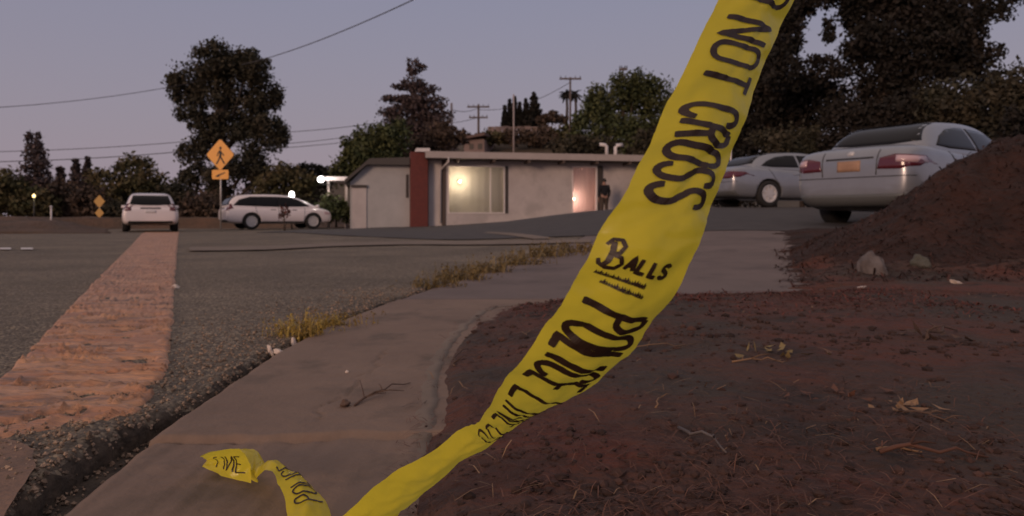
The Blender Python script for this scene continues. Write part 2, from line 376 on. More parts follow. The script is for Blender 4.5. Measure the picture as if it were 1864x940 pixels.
# trench patch (ribbed orange-brown strip)
SL = [gp(*p) for p in ((-170, 850), (0, 690), (90, 600), (165, 520), (245, 440), (264, 423))]
SR = [gp(*p) for p in ((236, 768), (300, 690), (310, 640), (318, 545), (323, 465), (327, 423))]
def strip():
    a = catmull([(*p, 0) for p in SL], 60); b = catmull([(*p, 0) for p in SR], 60); nc = 64; V = []; Fs = []
    for i in range(len(a)):
        wob1 = .012*fbm(a[i][1]*8, 1); wob2 = .015*fbm(b[i][1]*8, 7)
        for j in range(nc):
            t = j/(nc-1); x = a[i][0]*(1-t)+b[i][0]*t+wob1*(1-t)+wob2*t; y = a[i][1]*(1-t)+b[i][1]*t
            ed = min(t, 1-t)*(nc-1); k = 1 if ed >= 2 else (.4 if ed >= 1 else -1.2)
            n0 = fbm(x*2.4+1.0*fbm(x*2, y*2), y*13, 2, 3); h = .013*max(0, 1-abs(n0)/.07)*(.3+sst(-.2, .3, fbm(x*3, y*5, 8)))+.007*fbm(x*7, y*25, 5, 3)-.012*sst(.15, .4, fbm(x*9, y*12, 11))
            st = sst(1, 26, i+7*fbm(x*9, 3)); h *= 1-.55*sst(4, 9, y)
            V.append((x, y, terr(x, y)-.014*(1-st)+st*(.008*k+h*(k > 0))))
    for i in range(len(a)-1):
        for j in range(nc-1):
            q = i*nc+j; Fs.append((q, q+1, q+nc+1, q+nc))
    struct(mesh_obj('road_strip', V, Fs, M['patch'], None, True))
strip()

# bare dirt yard on the right, with its mound
def mound_h(x, y):
    # ridge rising to the right, foot about 5.5 m away
    t = sst(2.12, 5.1, x-.44*(y-6.2)+.10*fbm(y*2, 4)); d = sst(4.75, 6.2, y)*(1-sst(6.5, 8.0, y))
    return sst(-.1, .5, x-dirt_left(y))*(1.13*t*d*(1+.24*fbm(x*1.5, y*1.5)+.07*fbm(x*5, y*5))+.3*sst(5.2, 9, x)*sst(5, 7, y)*(1-sst(7.5, 9.2, y)))
def dirt_left(y):
    if y < 4.0: return interp(DIRT, y)[0]
    return 1.55+.15*sst(4, 4.4, y)+.36*max(0, y-4.4)+.16*fbm(y*5, 1)*sst(4, 4.5, y)+.16*fbm(y*15, 2)*sst(4, 4.4, y)
def dirt_z(x, y):
    d = x-dirt_left(y); k = sst(0, .11, d)
    near = 1-sst(2.2, 3.4, y)
    e = (.03+.03*sst(0, .9, d))*near+(.012+.03*sst(0, .5, d))*(1-near)
    return terr(x, y)-.014+e*k*1.3+k*(.012*fbm(x*6, y*6)+.005*fbm(x*25, y*25, 3))+.02*max(0, x+.6)*(1-sst(2.5, 4, y))*(1-sst(.2, 1, d))+mound_h(x, y)
dcol = [0, .004, .01]+list(np.geomspace(.02, 11, 170))
sheet('dirt', geo_rows(-.5, 9.4, .015, 1.006), lambda y: [dirt_left(y)+.02*fbm(y*20, 8)+t for t in dcol], dirt_z, M['dirt'], skirt=.13)

dob = bpy.data.objects['dirt']; dob.data.materials.append(M['mound'])
for p in dob.data.polygons:
    c = p.center
    if c.y > 4.2 and mound_h(c.x, c.y) > .05+.05*fbm(c.x*5, c.y*9) or (c.y > 5.6 and c.x > dirt_left(c.y)): p.material_index = 1
def kerb():
    pts = [(interp(DIRT, y)[0], y) for y in np.linspace(1.25, 3.5, 110)]+[(x, y) for x, y in catmull([(-.1, 3.5), (.05, 3.63), (.3, 3.75), (.8, 3.84), (1.35, 3.91)], 24)][1:]
    V = []; Fs = []; pf = [(-.045, -.03), (-.034, -.002), (-.014, .003), (.006, .0055), (.024, .005), (.034, -.03)]
    for i, p in enumerate(pts):
        a = Vector(pts[max(0, i-1)]); b = Vector(pts[min(len(pts)-1, i+1)]); t = (b-a).normalized(); n = Vector((t.y, -t.x)); fade = sst(0, 12, i)*(1-sst(len(pts)-30, len(pts)-1, i))
        for u_, h in pf:
            x, y = p[0]+n.x*(u_+.004)+.012*fbm(p[0]*12, p[1]*12), p[1]+n.y*(u_+.004)
            V.append((x, y, con_z(x, y)+h*(.2+.8*fade)*(1+.6*fbm(x*9, y*9))-.003))
    for i in range(len(pts)-1):
        for j in range(5): q = i*6+j; Fs.append((q, q+1, q+7, q+6))
    struct(mesh_obj('kerb', V, Fs, M['gutterline'], None, True))
kerb()
def gz(x, y):
    if y < 9.3 and x > dirt_left(y)+.03: return dirt_z(x, y)
    if x > edge(y): return con_z(x, y) if y < 3.9 else terr(x, y)+.005
    return road_z(x, y) if y < 12 else terr(x, y)

# ------------------------------------------------------------------ vegetation
def leaves_mesh(centres, radii, size, cover, flat=.0, seed=0):
    """leaf-sized quads through the volume of lobes (ellipsoids)"""
    r = np.random.default_rng(seed); C = []; 
    for c, rad in zip(centres, radii):
        rx, ry_, rz = rad; area = PI*(rx*ry_*rz)**(2/3)
        n = max(12, int(cover*area/(size*size*.55)))
        d = r.normal(size=(n, 3)); d /= np.linalg.norm(d, axis=1)[:, None]
        q = r.random(n)**.38; q *= 1+.16*r.normal(size=n)*(q > .75)
        C.append(np.array(c)+d*q[:, None]*np.array([rx, ry_, rz]))
    C = np.concatenate(C); n = len(C)
    a = r.normal(size=(n, 3)); a /= np.linalg.norm(a, axis=1)[:, None]
    b = np.cross(a, r.normal(size=(n, 3))); b /= np.linalg.norm(b, axis=1)[:, None]
    s = size*(.55+.9*r.random(n))[:, None]
    v = np.stack([C-a*s*.62, C+b*s*.36, C+a*s*.62, C-b*s*.36], 1).reshape(-1, 3)
    f = np.arange(n*4).reshape(-1, 4)
    return v, f
def leaf_obj(name, v, f, m, parent):
    me = bpy.data.meshes.new(name); me.vertices.add(len(v)); me.vertices.foreach_set('co', v.astype(np.float32).ravel())
    me.loops.add(f.size); me.loops.foreach_set('vertex_index', f.astype(np.int32).ravel())
    me.polygons.add(len(f)); me.polygons.foreach_set('loop_start', np.arange(0, f.size, 4, dtype=np.int32)); me.update(calc_edges=True)
    return link(name, me, m, parent)
seedc = [0]
def broad(name, label, cat, bx, by, Y, lobes, leaf, m, cover=2.6, trunk=None, group=None, depth=1.0, sub=5, tr=.25, limbs=True):
    """tree: bx,by foot (measured), lobes (cx,cy,rx,ry) measured outline converted to real size at distance Y"""
    seedc[0] += 1; r = random.Random(seedc[0]*13)
    X = (bx-CX)/F*Y; zb = terr(X, Y)-.06 if by is None else CH+(HY-by)/F*Y
    root = thing(name, label, cat, (X, Y, zb), 0, group)
    cs = []; rs = []; k = Y/F
    for (lx, ly, lrx, lry) in lobes:
        c = P(lx, ly, Y)-Vector((X, Y, zb)); RX, RZ = lrx*k, lry*k; RY = (RX+RZ)/2*depth
        oy = r.uniform(-.35, .35)*RY
        cs.append((c.x, c.y+oy, c.z)); rs.append((RX*.86, RY*.86, RZ*.86))
        for _ in range(sub):
            th = r.uniform(0, 2*PI); ph = math.asin(r.uniform(-.8, 1)); q = r.uniform(.62, .9); s = r.uniform(.26, .46)
            cs.append((c.x+RX*q*math.cos(th)*math.cos(ph), c.y+oy+RY*q*math.sin(th)*math.cos(ph), c.z+RZ*q*math.sin(ph)))
            rs.append((RX*s, RY*s, RZ*s))
    v, f = leaves_mesh(cs, rs, leaf, cover*1.45, seed=seedc[0]); leaf_obj('crown', v, f, m, root)
    if trunk != 0:
        top = max(c[2] for c in cs); cx = sum(c[0] for c in cs)/len(cs)
        geos = [tube_geo([(0, 0, -.1), (.05*tr, 0, top*.25), (cx*.4, 0, top*.55), (cx, 0, top*.85)], [tr*1.35, tr, tr*.65, tr*.2], 9)]
        if limbs:
            for c in cs[::sub+1]:
                s0 = Vector((cx*.3, 0, max(.3, min(c[2]*.55, top*.55))))
                mid = (s0+Vector(c))/2+Vector((0, 0, -.05*top))
                geos.append(tube_geo([s0, mid, c], [tr*.45, tr*.28, tr*.1], 6))
        V, Fs = merge(geos); mesh_obj('trunk', V, Fs, M['bark'], root, True)
    return root
def conifer(name, label, px, ptop, pbase, Y, hw, leaf, m, group=None, cover=3.0, pw=1.0, tiers=16, tr=.2, blunt=.06, ragged=.25):
    seedc[0] += 1; r = random.Random(seedc[0]*17)
    X = (px-CX)/F*Y; zb = CH+(HY-pbase)/F*Y; H = (pbase-ptop)/F*Y; R = 1.25*hw/F*Y
    root = thing(name, label, 'tree', (X, Y, zb), 0, group); cs = []; rs = []; geos = [tube_geo([(0, 0, -.1), (0, 0, H*.5), (0, 0, H*.97)], [tr, tr*.6, tr*.12], 7)]
    for i in range(tiers):
        t = (i+.5)/tiers; z = H*(.10+.88*t); rad = R*(blunt+(1-blunt)*(1-t)**pw)*r.uniform(1-ragged, 1+ragged*.5)
        nb = max(3, int(7*(1-t)+3)); a0 = r.uniform(0, 6)
        for b in range(nb):
            a = a0+2*PI*b/nb+r.uniform(-.3, .3); L = rad*r.uniform(.6, 1.05)
            for q, s in ((.35, .36), (.68, .30), (.95, .20)):
                cs.append((L*q*math.cos(a), L*q*math.sin(a), z-.12*L*q)); rs.append((max(L*s, H*.012), max(L*s, H*.012), max(H/tiers*.55, L*s*.42)))
            if t < .8: geos.append(tube_geo([(0, 0, z), (L*.9*math.cos(a), L*.9*math.sin(a), z-.1*L)], [tr*.22, tr*.06], 5))
        cs.append((0, 0, z)); rs.append((rad*.3, rad*.3, H/tiers*.7))
    v, f = leaves_mesh(cs, rs, leaf, cover*.5, seed=seedc[0]); leaf_obj('crown', v, f, m, root)
    V, Fs = merge(geos); mesh_obj('trunk', V, Fs, M['bark'], root, True)
    return root

# the big tree behind the crossing sign
broad('broadleaf_tree', 'tall dark broadleaf tree with a ragged double crown behind the pedestrian crossing sign', 'tree', 400, 405, 46,
      [(395, 118, 52, 40), (345, 145, 42, 38), (455, 130, 44, 38), (480, 170, 30, 45), (325, 165, 26, 32), (350, 200, 34, 30), (395, 175, 34, 30), (445, 195, 40, 38),
       (372, 235, 28, 36), (355, 285, 34, 36), (470, 250, 50, 44), (498, 245, 32, 40), (455, 300, 40, 36), (400, 330, 40, 40), (350, 330, 28, 26), (470, 325, 34, 24), (420, 130, 60, 40), (410, 235, 40, 30)],
      .17, M['leaf_dark'], 2.5, sub=7, tr=.42)
r_ = np.random.default_rng(77); cs_ = []; rs_ = []
for i in range(70):
    x = -115+1.9*i; cs_.append((x, 95+6*r_.random(), 1.2)); rs_.append((2.6, 2.2, 2.4+1.6*r_.random()))
v_, f_ = leaves_mesh(cs_, rs_, .5, 3.2, seed=99); struct(leaf_obj('distant_woods', v_, f_, M['leaf_mauve'], None), 'stuff')
# far-left line
broad('pine_tree', 'tall twin tipped conifer at the far left beyond the verge', 'tree', 64, 402, 70, [(55, 256, 9, 19), (73, 258, 7, 17), (56, 280, 16, 19), (73, 282, 16, 19), (64, 305, 31, 17), (62, 328, 37, 22), (64, 355, 39, 28)], .26, M['leaf_mauve'], 2.6, sub=4, tr=.3, limbs=False)
conifer('pine_tree', 'left one of two small pointed conifers between the verge and the round bush', 138, 288, 402, 78, 15, .3, M['leaf_mauve'], 'pointed conifers beyond the verge', pw=.6, blunt=.2)
conifer('pine_tree', 'right one of two small pointed conifers left of the round bush', 159, 284, 402, 78, 14, .3, M['leaf_mauve'], 'pointed conifers beyond the verge', pw=.6, blunt=.2)
conifer('pine_tree', 'short pale conifer between twin tipped conifer and pointed pair', 110, 303, 402, 80, 13, .3, M['leaf_mauve'], pw=.6, blunt=.3)
broad('round_tree', 'wide round olive tree directly behind the white wagon', 'tree', 250, 405, 52, [(240, 322, 48, 38), (205, 340, 40, 38), (280, 345, 40, 42), (245, 365, 60, 34)], .24, M['leaf_olive'], 3.0, tr=.2)
for i, (x, y, rx, ry_, Y, m, lb) in enumerate([
        (15, 352, 40, 42, 44, 'leaf_olive', 'dense olive bush at the left picture edge beyond the verge'),
        (62, 368, 36, 34, 43, 'leaf_olive', 'olive bush around the small glowing yellow lamp'),
        (120, 358, 40, 38, 45, 'leaf_brown', 'brownish bush behind the white marker post'),
        (165, 368, 36, 34, 44, 'leaf_brown', 'brownish bush behind the small double diamond sign'),
        (215, 385, 34, 26, 41, 'leaf_dark', 'low dark bush left of the white wagon'),
        (315, 365, 36, 38, 42, 'leaf_dark', 'dark bush filling the gap right of the white wagon'),
        (370, 380, 40, 34, 40, 'leaf_brown', 'dull brown bush behind the foot of the crossing sign')]):
    broad('bush', lb, 'bush', x, 404, Y, [(x, y, rx, ry_), (x-rx*.5, y+12, rx*.7, ry_*.7), (x+rx*.5, y+10, rx*.7, ry_*.75)], .2, M[m], 3.2, group='bushes along the far verge', tr=.06)
broad('leafy_tree', 'pale green leafy tree behind the white crossover car', 'tree', 520, 405, 44, [(510, 320, 40, 28), (545, 335, 40, 34), (490, 345, 34, 34), (520, 370, 60, 30)], .2, M['leaf_olive'], 2.8, tr=.18)
broad('leafy_tree', 'small dark tree left of the bright carport lamp', 'tree', 560, 405, 52, [(560, 315, 30, 20), (590, 325, 26, 24), (560, 350, 40, 34)], .22, M['leaf_dark'], 2.8, tr=.15)
broad('hedge_shrub', 'dark green shrub under the carport next to the house wing', 'shrub', 612, 410, 33.5, [(610, 378, 26, 28), (634, 392, 16, 20), (590, 385, 18, 24)], .13, M['leaf_green'], 3.2, tr=.04)
# behind the house
broad('house_tree', 'broad green tree rising behind the house wing', 'tree', 680, 400, 45, [(680, 262, 44, 42), (650, 275, 34, 40), (720, 260, 40, 44), (640, 300, 36, 34), (690, 300, 60, 40), (620, 320, 26, 26)], .2, M['leaf_green'], 2.8, tr=.25)
broad('redwood_tree', 'tall dark conifer with layered branches behind the red chimney', 'tree', 755, 400, 55,
      [(753, 128, 15, 19), (769, 124, 13, 8), (749, 150, 26, 14), (732, 158, 23, 7), (766, 165, 31, 16), (743, 182, 49, 12), (720, 180, 28, 7), (772, 195, 44, 21), (737, 205, 57, 16), (709, 204, 26, 9), (778, 220, 44, 26), (749, 235, 67, 26), (714, 240, 33, 12), (789, 250, 44, 31), (760, 275, 72, 31)],
      .2, M['leaf_mauve'], 2.4, sub=5, tr=.35, limbs=False)
broad('house_tree', 'rusty brown tree low behind the brick chimney', 'tree', 800, 400, 48, [(790, 255, 34, 34), (825, 252, 28, 20), (770, 275, 40, 30)], .2, M['leaf_brown'], 2.8, tr=.2)
broad('oak_tree', 'large rounded green tree above the roof left of the tape', 'tree', 1150, 400, 50, [(1150, 165, 50, 40), (1105, 200, 48, 44), (1190, 180, 60, 50), (1075, 240, 46, 40), (1140, 245, 70, 46), (1220, 235, 60, 60), (1050, 262, 30, 24)], .2, M['leaf_green'], 2.7, tr=.35)
broad('oak_tree', 'dark green tree behind the roof vents', 'tree', 1060, 400, 44, [(1045, 268, 40, 24), (1090, 268, 40, 26), (1200, 270, 60, 36)], .2, M['leaf_dark'], 2.7, tr=.2)
# hillside
def hillz(x, y): return 12.3*math.exp(-((x-5)**2)/(2*24**2)-((y-100)**2)/(2*20**2))-.5
hy = [55+i*3 for i in range(32)]; hx = [-75+i*4 for i in range(42)]
sheet('hill', hy, lambda y: hx, lambda x, y: hillz(x, y)+.4*fbm(x*.1, y*.1), M['hill'])
for i, (x, y, rx, ry_, m, lb) in enumerate([(895, 250, 30, 16, 'leaf_olive', 'olive shrub on the hill right of the pink hill house'), (940, 248, 30, 18, 'leaf_brown', 'brown shrub on the hill below the cypress row'),
        (985, 250, 34, 20, 'leaf_brown', 'brown shrub on the hill below the cone shaped tree'), (1025, 245, 28, 22, 'leaf_olive', 'olive shrub on the hill under the wide crossarm pole'),
        (1005, 215, 26, 12, 'leaf_brown', 'flat topped brown shrub on the hill crest right of the cone shaped tree'), (845, 252, 14, 16, 'leaf_mauve', 'small dark shrub on the hill left of the pink hill house')]):
    broad('hill_shrub', lb, 'shrub', x, y+ry_, 84+i*.5, [(x, y, rx, ry_), (x-rx*.6, y+4, rx*.6, ry_*.7), (x+rx*.6, y+4, rx*.6, ry_*.7)], .32, M[m], 3.0, group='shrubs on the hillside', tr=.08)
for i, (x, t) in enumerate([(919, 192), (928, 180), (937, 176), (946, 186), (957, 180)]):
    conifer('cypress_tree', ['leftmost slim cypress of the row on the hill crest', 'second slim cypress from the left on the hill crest', 'tallest slim cypress in the middle of the hill row', 'fourth slim cypress from the left on the hill crest', 'slim cypress touching the cone shaped tree on the hill'][i],
            x, t, 236, 92, 5, .3, M['leaf_black'], 'cypress row on the hill', cover=5, pw=.45, tiers=12, blunt=.2, tr=.15)
conifer('cone_tree', 'broad cone shaped dark tree beside the cypress row on the hill', 972, 168, 236, 92, 18, .32, M['leaf_black'], cover=4.5, pw=.8, tiers=10, tr=.2)
def palm(label, px, ptop, pbase, Y):
    X = (px-CX)/F*Y; zb = CH+(HY-pbase)/F*Y; H = (pbase-ptop)/F*Y
    root = thing('palm_tree', label, 'palm', (X, Y, zb), 0, 'palms on the hill'); tube_obj('trunk', [(0, 0, 0), (.1, 0, H*.6), (0, 0, H)], [.22, .17, .15], M['bark'], root, 7)
    V = []; Fs = []; r = random.Random(px)
    for k in range(34):
        a = r.uniform(0, 2*PI); e0 = r.uniform(-.6, 1.2); pts = []
        for s in range(6):
            t = s/5; L = 1.1*t; pts.append(Vector((math.cos(a)*L*math.cos(e0*.6), math.sin(a)*L*math.cos(e0*.6), H+L*math.sin(e0)-.6*t*t)))
        side = Vector((-math.sin(a), math.cos(a), 0)); o = len(V)
        for s, p in enumerate(pts):
            wd = .16*math.sin(PI*(s+.4)/6); V += [p-side*wd-Vector((0, 0, wd*.6)), p, p+side*wd-Vector((0, 0, wd*.6))]
        for s in range(5):
            for c in (0, 1): Fs.append((o+s*3+c, o+s*3+c+1, o+s*3+c+4, o+s*3+c+3))
    mesh_obj('crown', V, Fs, M['leaf_black'], root)
palm('left palm behind the wide crossarm pole on the hill', 1031, 170, 236, 93)
palm('right palm behind the wide crossarm pole on the hill', 1047, 170, 236, 93)
# big dark trees on the right
broad('eucalyptus_tree', 'huge dark tree overhanging the silver cars at the right', 'tree', 1610, 380, 27,
      [(1610, 40, 70, 80), (1600, 130, 60, 70), (1570, 20, 50, 40), (1680, 20, 70, 60), (1700, 110, 70, 60), (1740, 50, 55, 70), (1560, 190, 60, 60), (1500, 130, 50, 30), (1460, 10, 50, 18), (1505, 60, 16, 26),
       (1545, 95, 26, 20), (1440, 60, 26, 60), (1425, 130, 40, 50), (1630, 200, 70, 60), (1640, -60, 160, 60), (1500, -50, 90, 40), (1790, 10, 50, 34), (1760, -40, 80, 50), (1850, -10, 50, 22), (1640, 90, 110, 80), (1760, 110, 60, 50), (1590, -20, 120, 50)],
      .14, M['leaf_black'], 2.6, sub=7, tr=.4, depth=.8, limbs=False)
broad('dark_tree', 'dark tree between the tape and the far silver sedan', 'tree', 1400, 380, 30, [(1400, 200, 60, 60), (1350, 230, 50, 60), (1440, 230, 70, 60), (1380, 150, 40, 50), (1330, 180, 30, 50), (1290, 250, 40, 50), (1480, 200, 60, 50), (1425, 60, 34, 70), (1405, 120, 44, 60), (1450, 20, 34, 30), (1450, 165, 70, 40), (1340, 260, 70, 50)], .15, M['leaf_black'], 3.2, sub=6, tr=.25, limbs=False)
for i, (x, y, rx, ry_, Y, m, lb) in enumerate([(1780, 190, 90, 70, 22, 'leaf_dark', 'tall dark shrub behind the near silver sedan roof'), (1850, 160, 50, 60, 20, 'leaf_dark', 'dark shrub at the right picture edge above the mound'),
        (1660, 220, 80, 60, 24, 'leaf_black', 'black green shrub behind the near sedan rear window'), (1560, 240, 70, 50, 25, 'leaf_black', 'black green shrub between the two silver sedans'), (1460, 260, 70, 40, 26, 'leaf_dark', 'dark shrub behind the far silver sedan'),
        (1340, 300, 60, 50, 29, 'leaf_black', 'dark shrub right of the house beside the tape'), (1870, 250, 60, 60, 18, 'leaf_black', 'black shrub behind the top of the earth mound'), (1740, 280, 110, 50, 23, 'leaf_black', 'low black shrub behind the near sedan cabin')]):
    broad('tall_shrub', lb, 'shrub', x, 375, Y, [(x, y, rx, ry_), (x-rx*.5, y+ry_*.5, rx*.6, ry_*.8), (x+rx*.5, y+ry_*.5, rx*.6, ry_*.8), (x, y+ry_, rx, ry_*.8)], .13, M[m], 3.2, group='dark shrubs behind the silver cars', tr=.07)
# small reddish sapling in front of the white crossover
broad('sapling', 'thin reddish sapling standing in front of the white crossover car', 'sapling', 518, 417, 27.5, [(516, 382, 9, 12), (524, 390, 7, 9), (510, 392, 6, 8)], .09, M['leaf_rust'], .8, sub=2, tr=.03)

# ------------------------------------------------------------------ cars
def evaluated(o):
    dg = bpy.context.evaluated_depsgraph_get(); dg.update(); return bpy.data.meshes.new_from_object(o.evaluated_get(dg))
def loft(rings):
    bm = bmesh.new(); R = [[bm.verts.new(p) for p in r] for r in rings]; n = len(R[0])
    for a, b in zip(R, R[1:]):
        for k in range(n): bm.faces.new((a[k], a[(k+1) % n], b[(k+1) % n], b[k]))
    for r in (R[0], R[-1][::-1]):            # cap: fan of quads across the ring
        bm.faces.new(r)
    bmesh.ops.recalc_face_normals(bm, faces=bm.faces); return bm
def decal(name, poly, axis, bvhs, m, parent, step=.06, th=.006, mirror=False):
    """panel following the car's skin: poly in (y,z) for axis '-x'/'+x', in (x,z) for '+y'/'-y'"""
    bm = bmesh.new(); bm.faces.new([bm.verts.new((a, b, 0)) for a, b in poly])
    for ax in (Vector((1, 0, 0)), Vector((0, 1, 0))):
        vals = [v.co.dot(ax) for v in bm.verts]; k = min(vals)+step
        while k < max(vals)-1e-4:
            bmesh.ops.bisect_plane(bm, geom=bm.verts[:]+bm.edges[:]+bm.faces[:], plane_co=ax*k, plane_no=ax); k += step
    dirs = {'-x': Vector((1, 0, 0)), '+x': Vector((-1, 0, 0)), '+y': Vector((0, -1, 0)), '-y': Vector((0, 1, 0)), '+z': Vector((0, 0, -1))}
    d = dirs[axis]; nor = {}
    for v in bm.verts:
        a, b = v.co.x, v.co.y
        o = Vector((a, b, 4)) if axis == '+z' else (Vector((-d.x*6, a, b)) if 'x' in axis else Vector((a, -d.y*6, b)))
        best = None
        for t in bvhs:
            h = t.ray_cast(o, d)
            if h[0] is not None and (best is None or h[3] < best[3]): best = h
        if best: v.co = best[0]+best[1]*th
        nor[v] = best[1] if best else None
    dead = [v for v in bm.verts if nor.get(v) is None]
    bmesh.ops.delete(bm, geom=dead, context='VERTS')
    live = [(v, nor[v]) for v in bm.verts]
    if not bm.faces: bm.free(); return None
    bound = [e for e in bm.edges if e.is_boundary]
    mp = {}
    for e in bound:
        for v in e.verts:
            if v not in mp: mp[v] = bm.verts.new(v.co-nor[v]*(th+.004))
    for e in bound: bm.faces.new((e.verts[0], e.verts[1], mp[e.verts[1]], mp[e.verts[0]]))
    return bm_obj(name, bm, m, parent, True)

def make_wheel(parent, x, y, r, wd, side):
    bm = bmesh.new(); lathe(bm, [(r*.6, -wd*.08), (r*.62, -wd/2), (r*.92, -wd/2), (r, -wd*.36), (r, wd*.36), (r*.92, wd/2), (r*.62, wd/2), (r*.6, wd*.08)], 28)
    wh = bm_obj('wheel', bm, M['rubber'], parent, True); wh.location = (x, y, r)
    bm = bmesh.new(); s = side
    lathe(bm, [(r*.64, s*wd*.30), (r*.66, s*wd*.52), (r*.60, s*wd*.53), (r*.56, s*wd*.40), (r*.5, s*wd*.28), (.02, s*wd*.27)], 28)
    for k in range(7):
        a = 2*PI*k/7; q = bmesh.ops.create_cube(bm, size=1)['verts']
        for v in q:
            p = Vector((v.co.x*r*.48+r*.36, s*wd*.40+v.co.y*.02, v.co.z*r*(.17+.03*(v.co.x < 0))))
            v.co = Vector((p.x*math.cos(a)-p.z*math.sin(a), p.y, p.x*math.sin(a)+p.z*math.cos(a)))
    lathe(bm, [(r*.16, s*wd*.30), (r*.15, s*wd*.46), (.005, s*wd*.47)], 14)
    bm_obj('rim', bm, M['rim'], wh)

def make_car(name, label, cat, paint, body, house, side_glass, rear_glass, front_glass, wheels, wr, extra, group=None, zs=1.0, front_roof=None):
    """body rows: x, z bottom, z shoulder, z deck centre, half width.  house rows: x, z roof, half width at belt, half width at roof, z belt"""
    root = thing(name, label, cat, group=group)
    rings = []
    for x, zb, zsx, zd, hw in body:
        half = [(0, zb), (.72*hw, zb), (.95*hw, zb+.05), (1.0*hw, zb+.35*(zsx-zb)), (1.0*hw, zb+.62*(zsx-zb)), (.97*hw, zsx-.10*(zsx-zb)), (.90*hw, zsx), (.5*hw, zd), (0, zd)]
        rings.append([Vector((x, y, z*zs)) for y, z in half]+[Vector((x, -y, z*zs)) for y, z in half[-2:0:-1]])
    bm = loft(rings); me = bpy.data.meshes.new('body'); bm.to_mesh(me); bm.free()
    tmp = bpy.data.objects.new('body', me); COL.objects.link(tmp); me.materials.append(M[paint]); me.materials.append(M['trim'])
    sb = tmp.modifiers.new('s', 'SUBSURF'); sb.levels = 3; sb.render_levels = 3
    cut = []
    for wx, wy in wheels:
        b2_ = bmesh.new(); lathe(b2_, [(wr*1.13, wy-.24 if wy > 0 else wy-.3), (wr*1.13, wy+.3 if wy > 0 else wy+.24)], 28)
        bmesh.ops.recalc_face_normals(b2_, faces=b2_.faces)
        c = bm_obj('arch', b2_, M['trim']); c.location = (wx, 0, wr); cut.append(c)
        md = tmp.modifiers.new('b', 'BOOLEAN'); md.operation = 'DIFFERENCE'; md.object = c; md.solver = 'EXACT'; md.material_mode = 'TRANSFER'
    me2 = evaluated(tmp)
    bpy.data.objects.remove(tmp)
    for c in cut: bpy.data.objects.remove(c)
    bo = link('body', me2, None, root, True)
    # greenhouse
    rings = []
    for x, zr, bw, rw, zbelt in house:
        h = max(zr-zbelt, .02)
        half = [(0, zbelt-.08), (bw, zbelt-.08), (bw, zbelt+.02), (bw+(rw-bw)*.5, zbelt+h*.5), (rw, zbelt+h*.86), (rw*.86, zbelt+h*.985), (rw*.45, zr), (0, zr)]
        rings.append([Vector((x, y, z*zs)) for y, z in half]+[Vector((x, -y, z*zs)) for y, z in half[-2:0:-1]])
    bm = loft(rings); me = bpy.data.meshes.new('cabin'); bm.to_mesh(me); bm.free()
    tmp = bpy.data.objects.new('cabin', me); COL.objects.link(tmp); me.materials.append(M[paint])
    sb = tmp.modifiers.new('s', 'SUBSURF'); sb.levels = 3; sb.render_levels = 3
    me3 = evaluated(tmp); bpy.data.objects.remove(tmp); co = link('cabin', me3, None, root, True)
    def tree(me):
        return BVHTree.FromPolygons([v.co.copy() for v in me.vertices], [tuple(p.vertices) for p in me.polygons])
    bv = [tree(me2), tree(me3)]
    S = lambda poly: [(a, b*zs) for a, b in poly]
    for poly in side_glass:
        for ax in ('+y', '-y'): decal('side_window', S(poly), ax, bv[1:], M['autoglass'], root, th=.004)
    decal('rear_window', S(rear_glass), '-x', bv, M['autoglass'], root, th=.005, step=.05)
    decal('windshield', S(front_glass), '+x', bv, M['autoglass'], root, th=.005, step=.05)
    for nm, poly, ax, m in extra: decal(nm, S(poly), ax, bv, M[m], root, step=.05, th=.0015 if nm == 'window_surround' else (.013 if nm == 'taillight_lens' else .007))
    for wx, wy in wheels: make_wheel(root, wx, wy, wr, .21, 1 if wy > 0 else -1)
    # door mirrors
    fx = house[-2][0]-.15
    for s in (1, -1):
        bm = bmesh.new(); yb = s*(house[-3][2]+.02); z = (house[-3][4]+.06)*zs
        box(bm, fx-.06, fx+.07, min(yb, yb+s*.2), max(yb, yb+s*.2), z, z+.13*zs, .025); bm_obj('door_mirror', bm, M[paint], root, True)
    return root, bv
def mir(p): return [(-a, b) for a, b in p]
def strip_poly(pts, w_):
    a = [(x-w_/2, z) for x, z in pts]; b = [(x+w_/2, z) for x, z in pts[::-1]]; return a+b

sed_body = [(-2.42, .42, .78, .80, .60), (-2.40, .33, .88, .90, .74), (-2.33, .27, .985, 1.0, .83), (-2.12, .22, 1.04, 1.07, .885), (-1.75, .20, 1.04, 1.08, .905), (-1.0, .19, .99, 1.02, .91), (0, .19, .95, .98, .91),
            (.9, .19, .93, .96, .91), (1.35, .19, .90, .95, .905), (1.85, .20, .82, .88, .885), (2.2, .22, .70, .76, .82), (2.36, .27, .58, .62, .70), (2.40, .36, .50, .52, .56)]
sed_house = [(-1.86, 1.06, .72, .60, 1.02), (-1.62, 1.27, .765, .60, 1.0), (-1.32, 1.41, .80, .575, .98), (-.72, 1.46, .83, .575, .965), (-.1, 1.475, .84, .58, .95), (.38, 1.43, .84, .58, .94), (.82, 1.26, .81, .60, .93), (1.3, 1.0, .74, .62, .92), (1.5, .93, .68, .6, .90)]
side1 = [[(-1.52, 1.06), (-1.3, 1.2), (-1.0, 1.31), (-.66, 1.355), (-.42, 1.36), (-.42, 1.03), (-1.2, 1.03)], [(-.36, 1.36), (.1, 1.355), (.42, 1.30), (.75, 1.14), (.92, 1.02), (-.36, 1.02)]]
rear1 = [(-.64, 1.12), (-.52, 1.385), (-.25, 1.42), (.25, 1.42), (.52, 1.385), (.64, 1.12), (.3, 1.09), (-.3, 1.09)]
front1 = [(-.62, 1.03), (-.5, 1.33), (.5, 1.33), (.62, 1.03)]
tl = [(.40, .735), (.43, .875), (.62, .915), (.86, .895), (.89, .79), (.70, .725)]
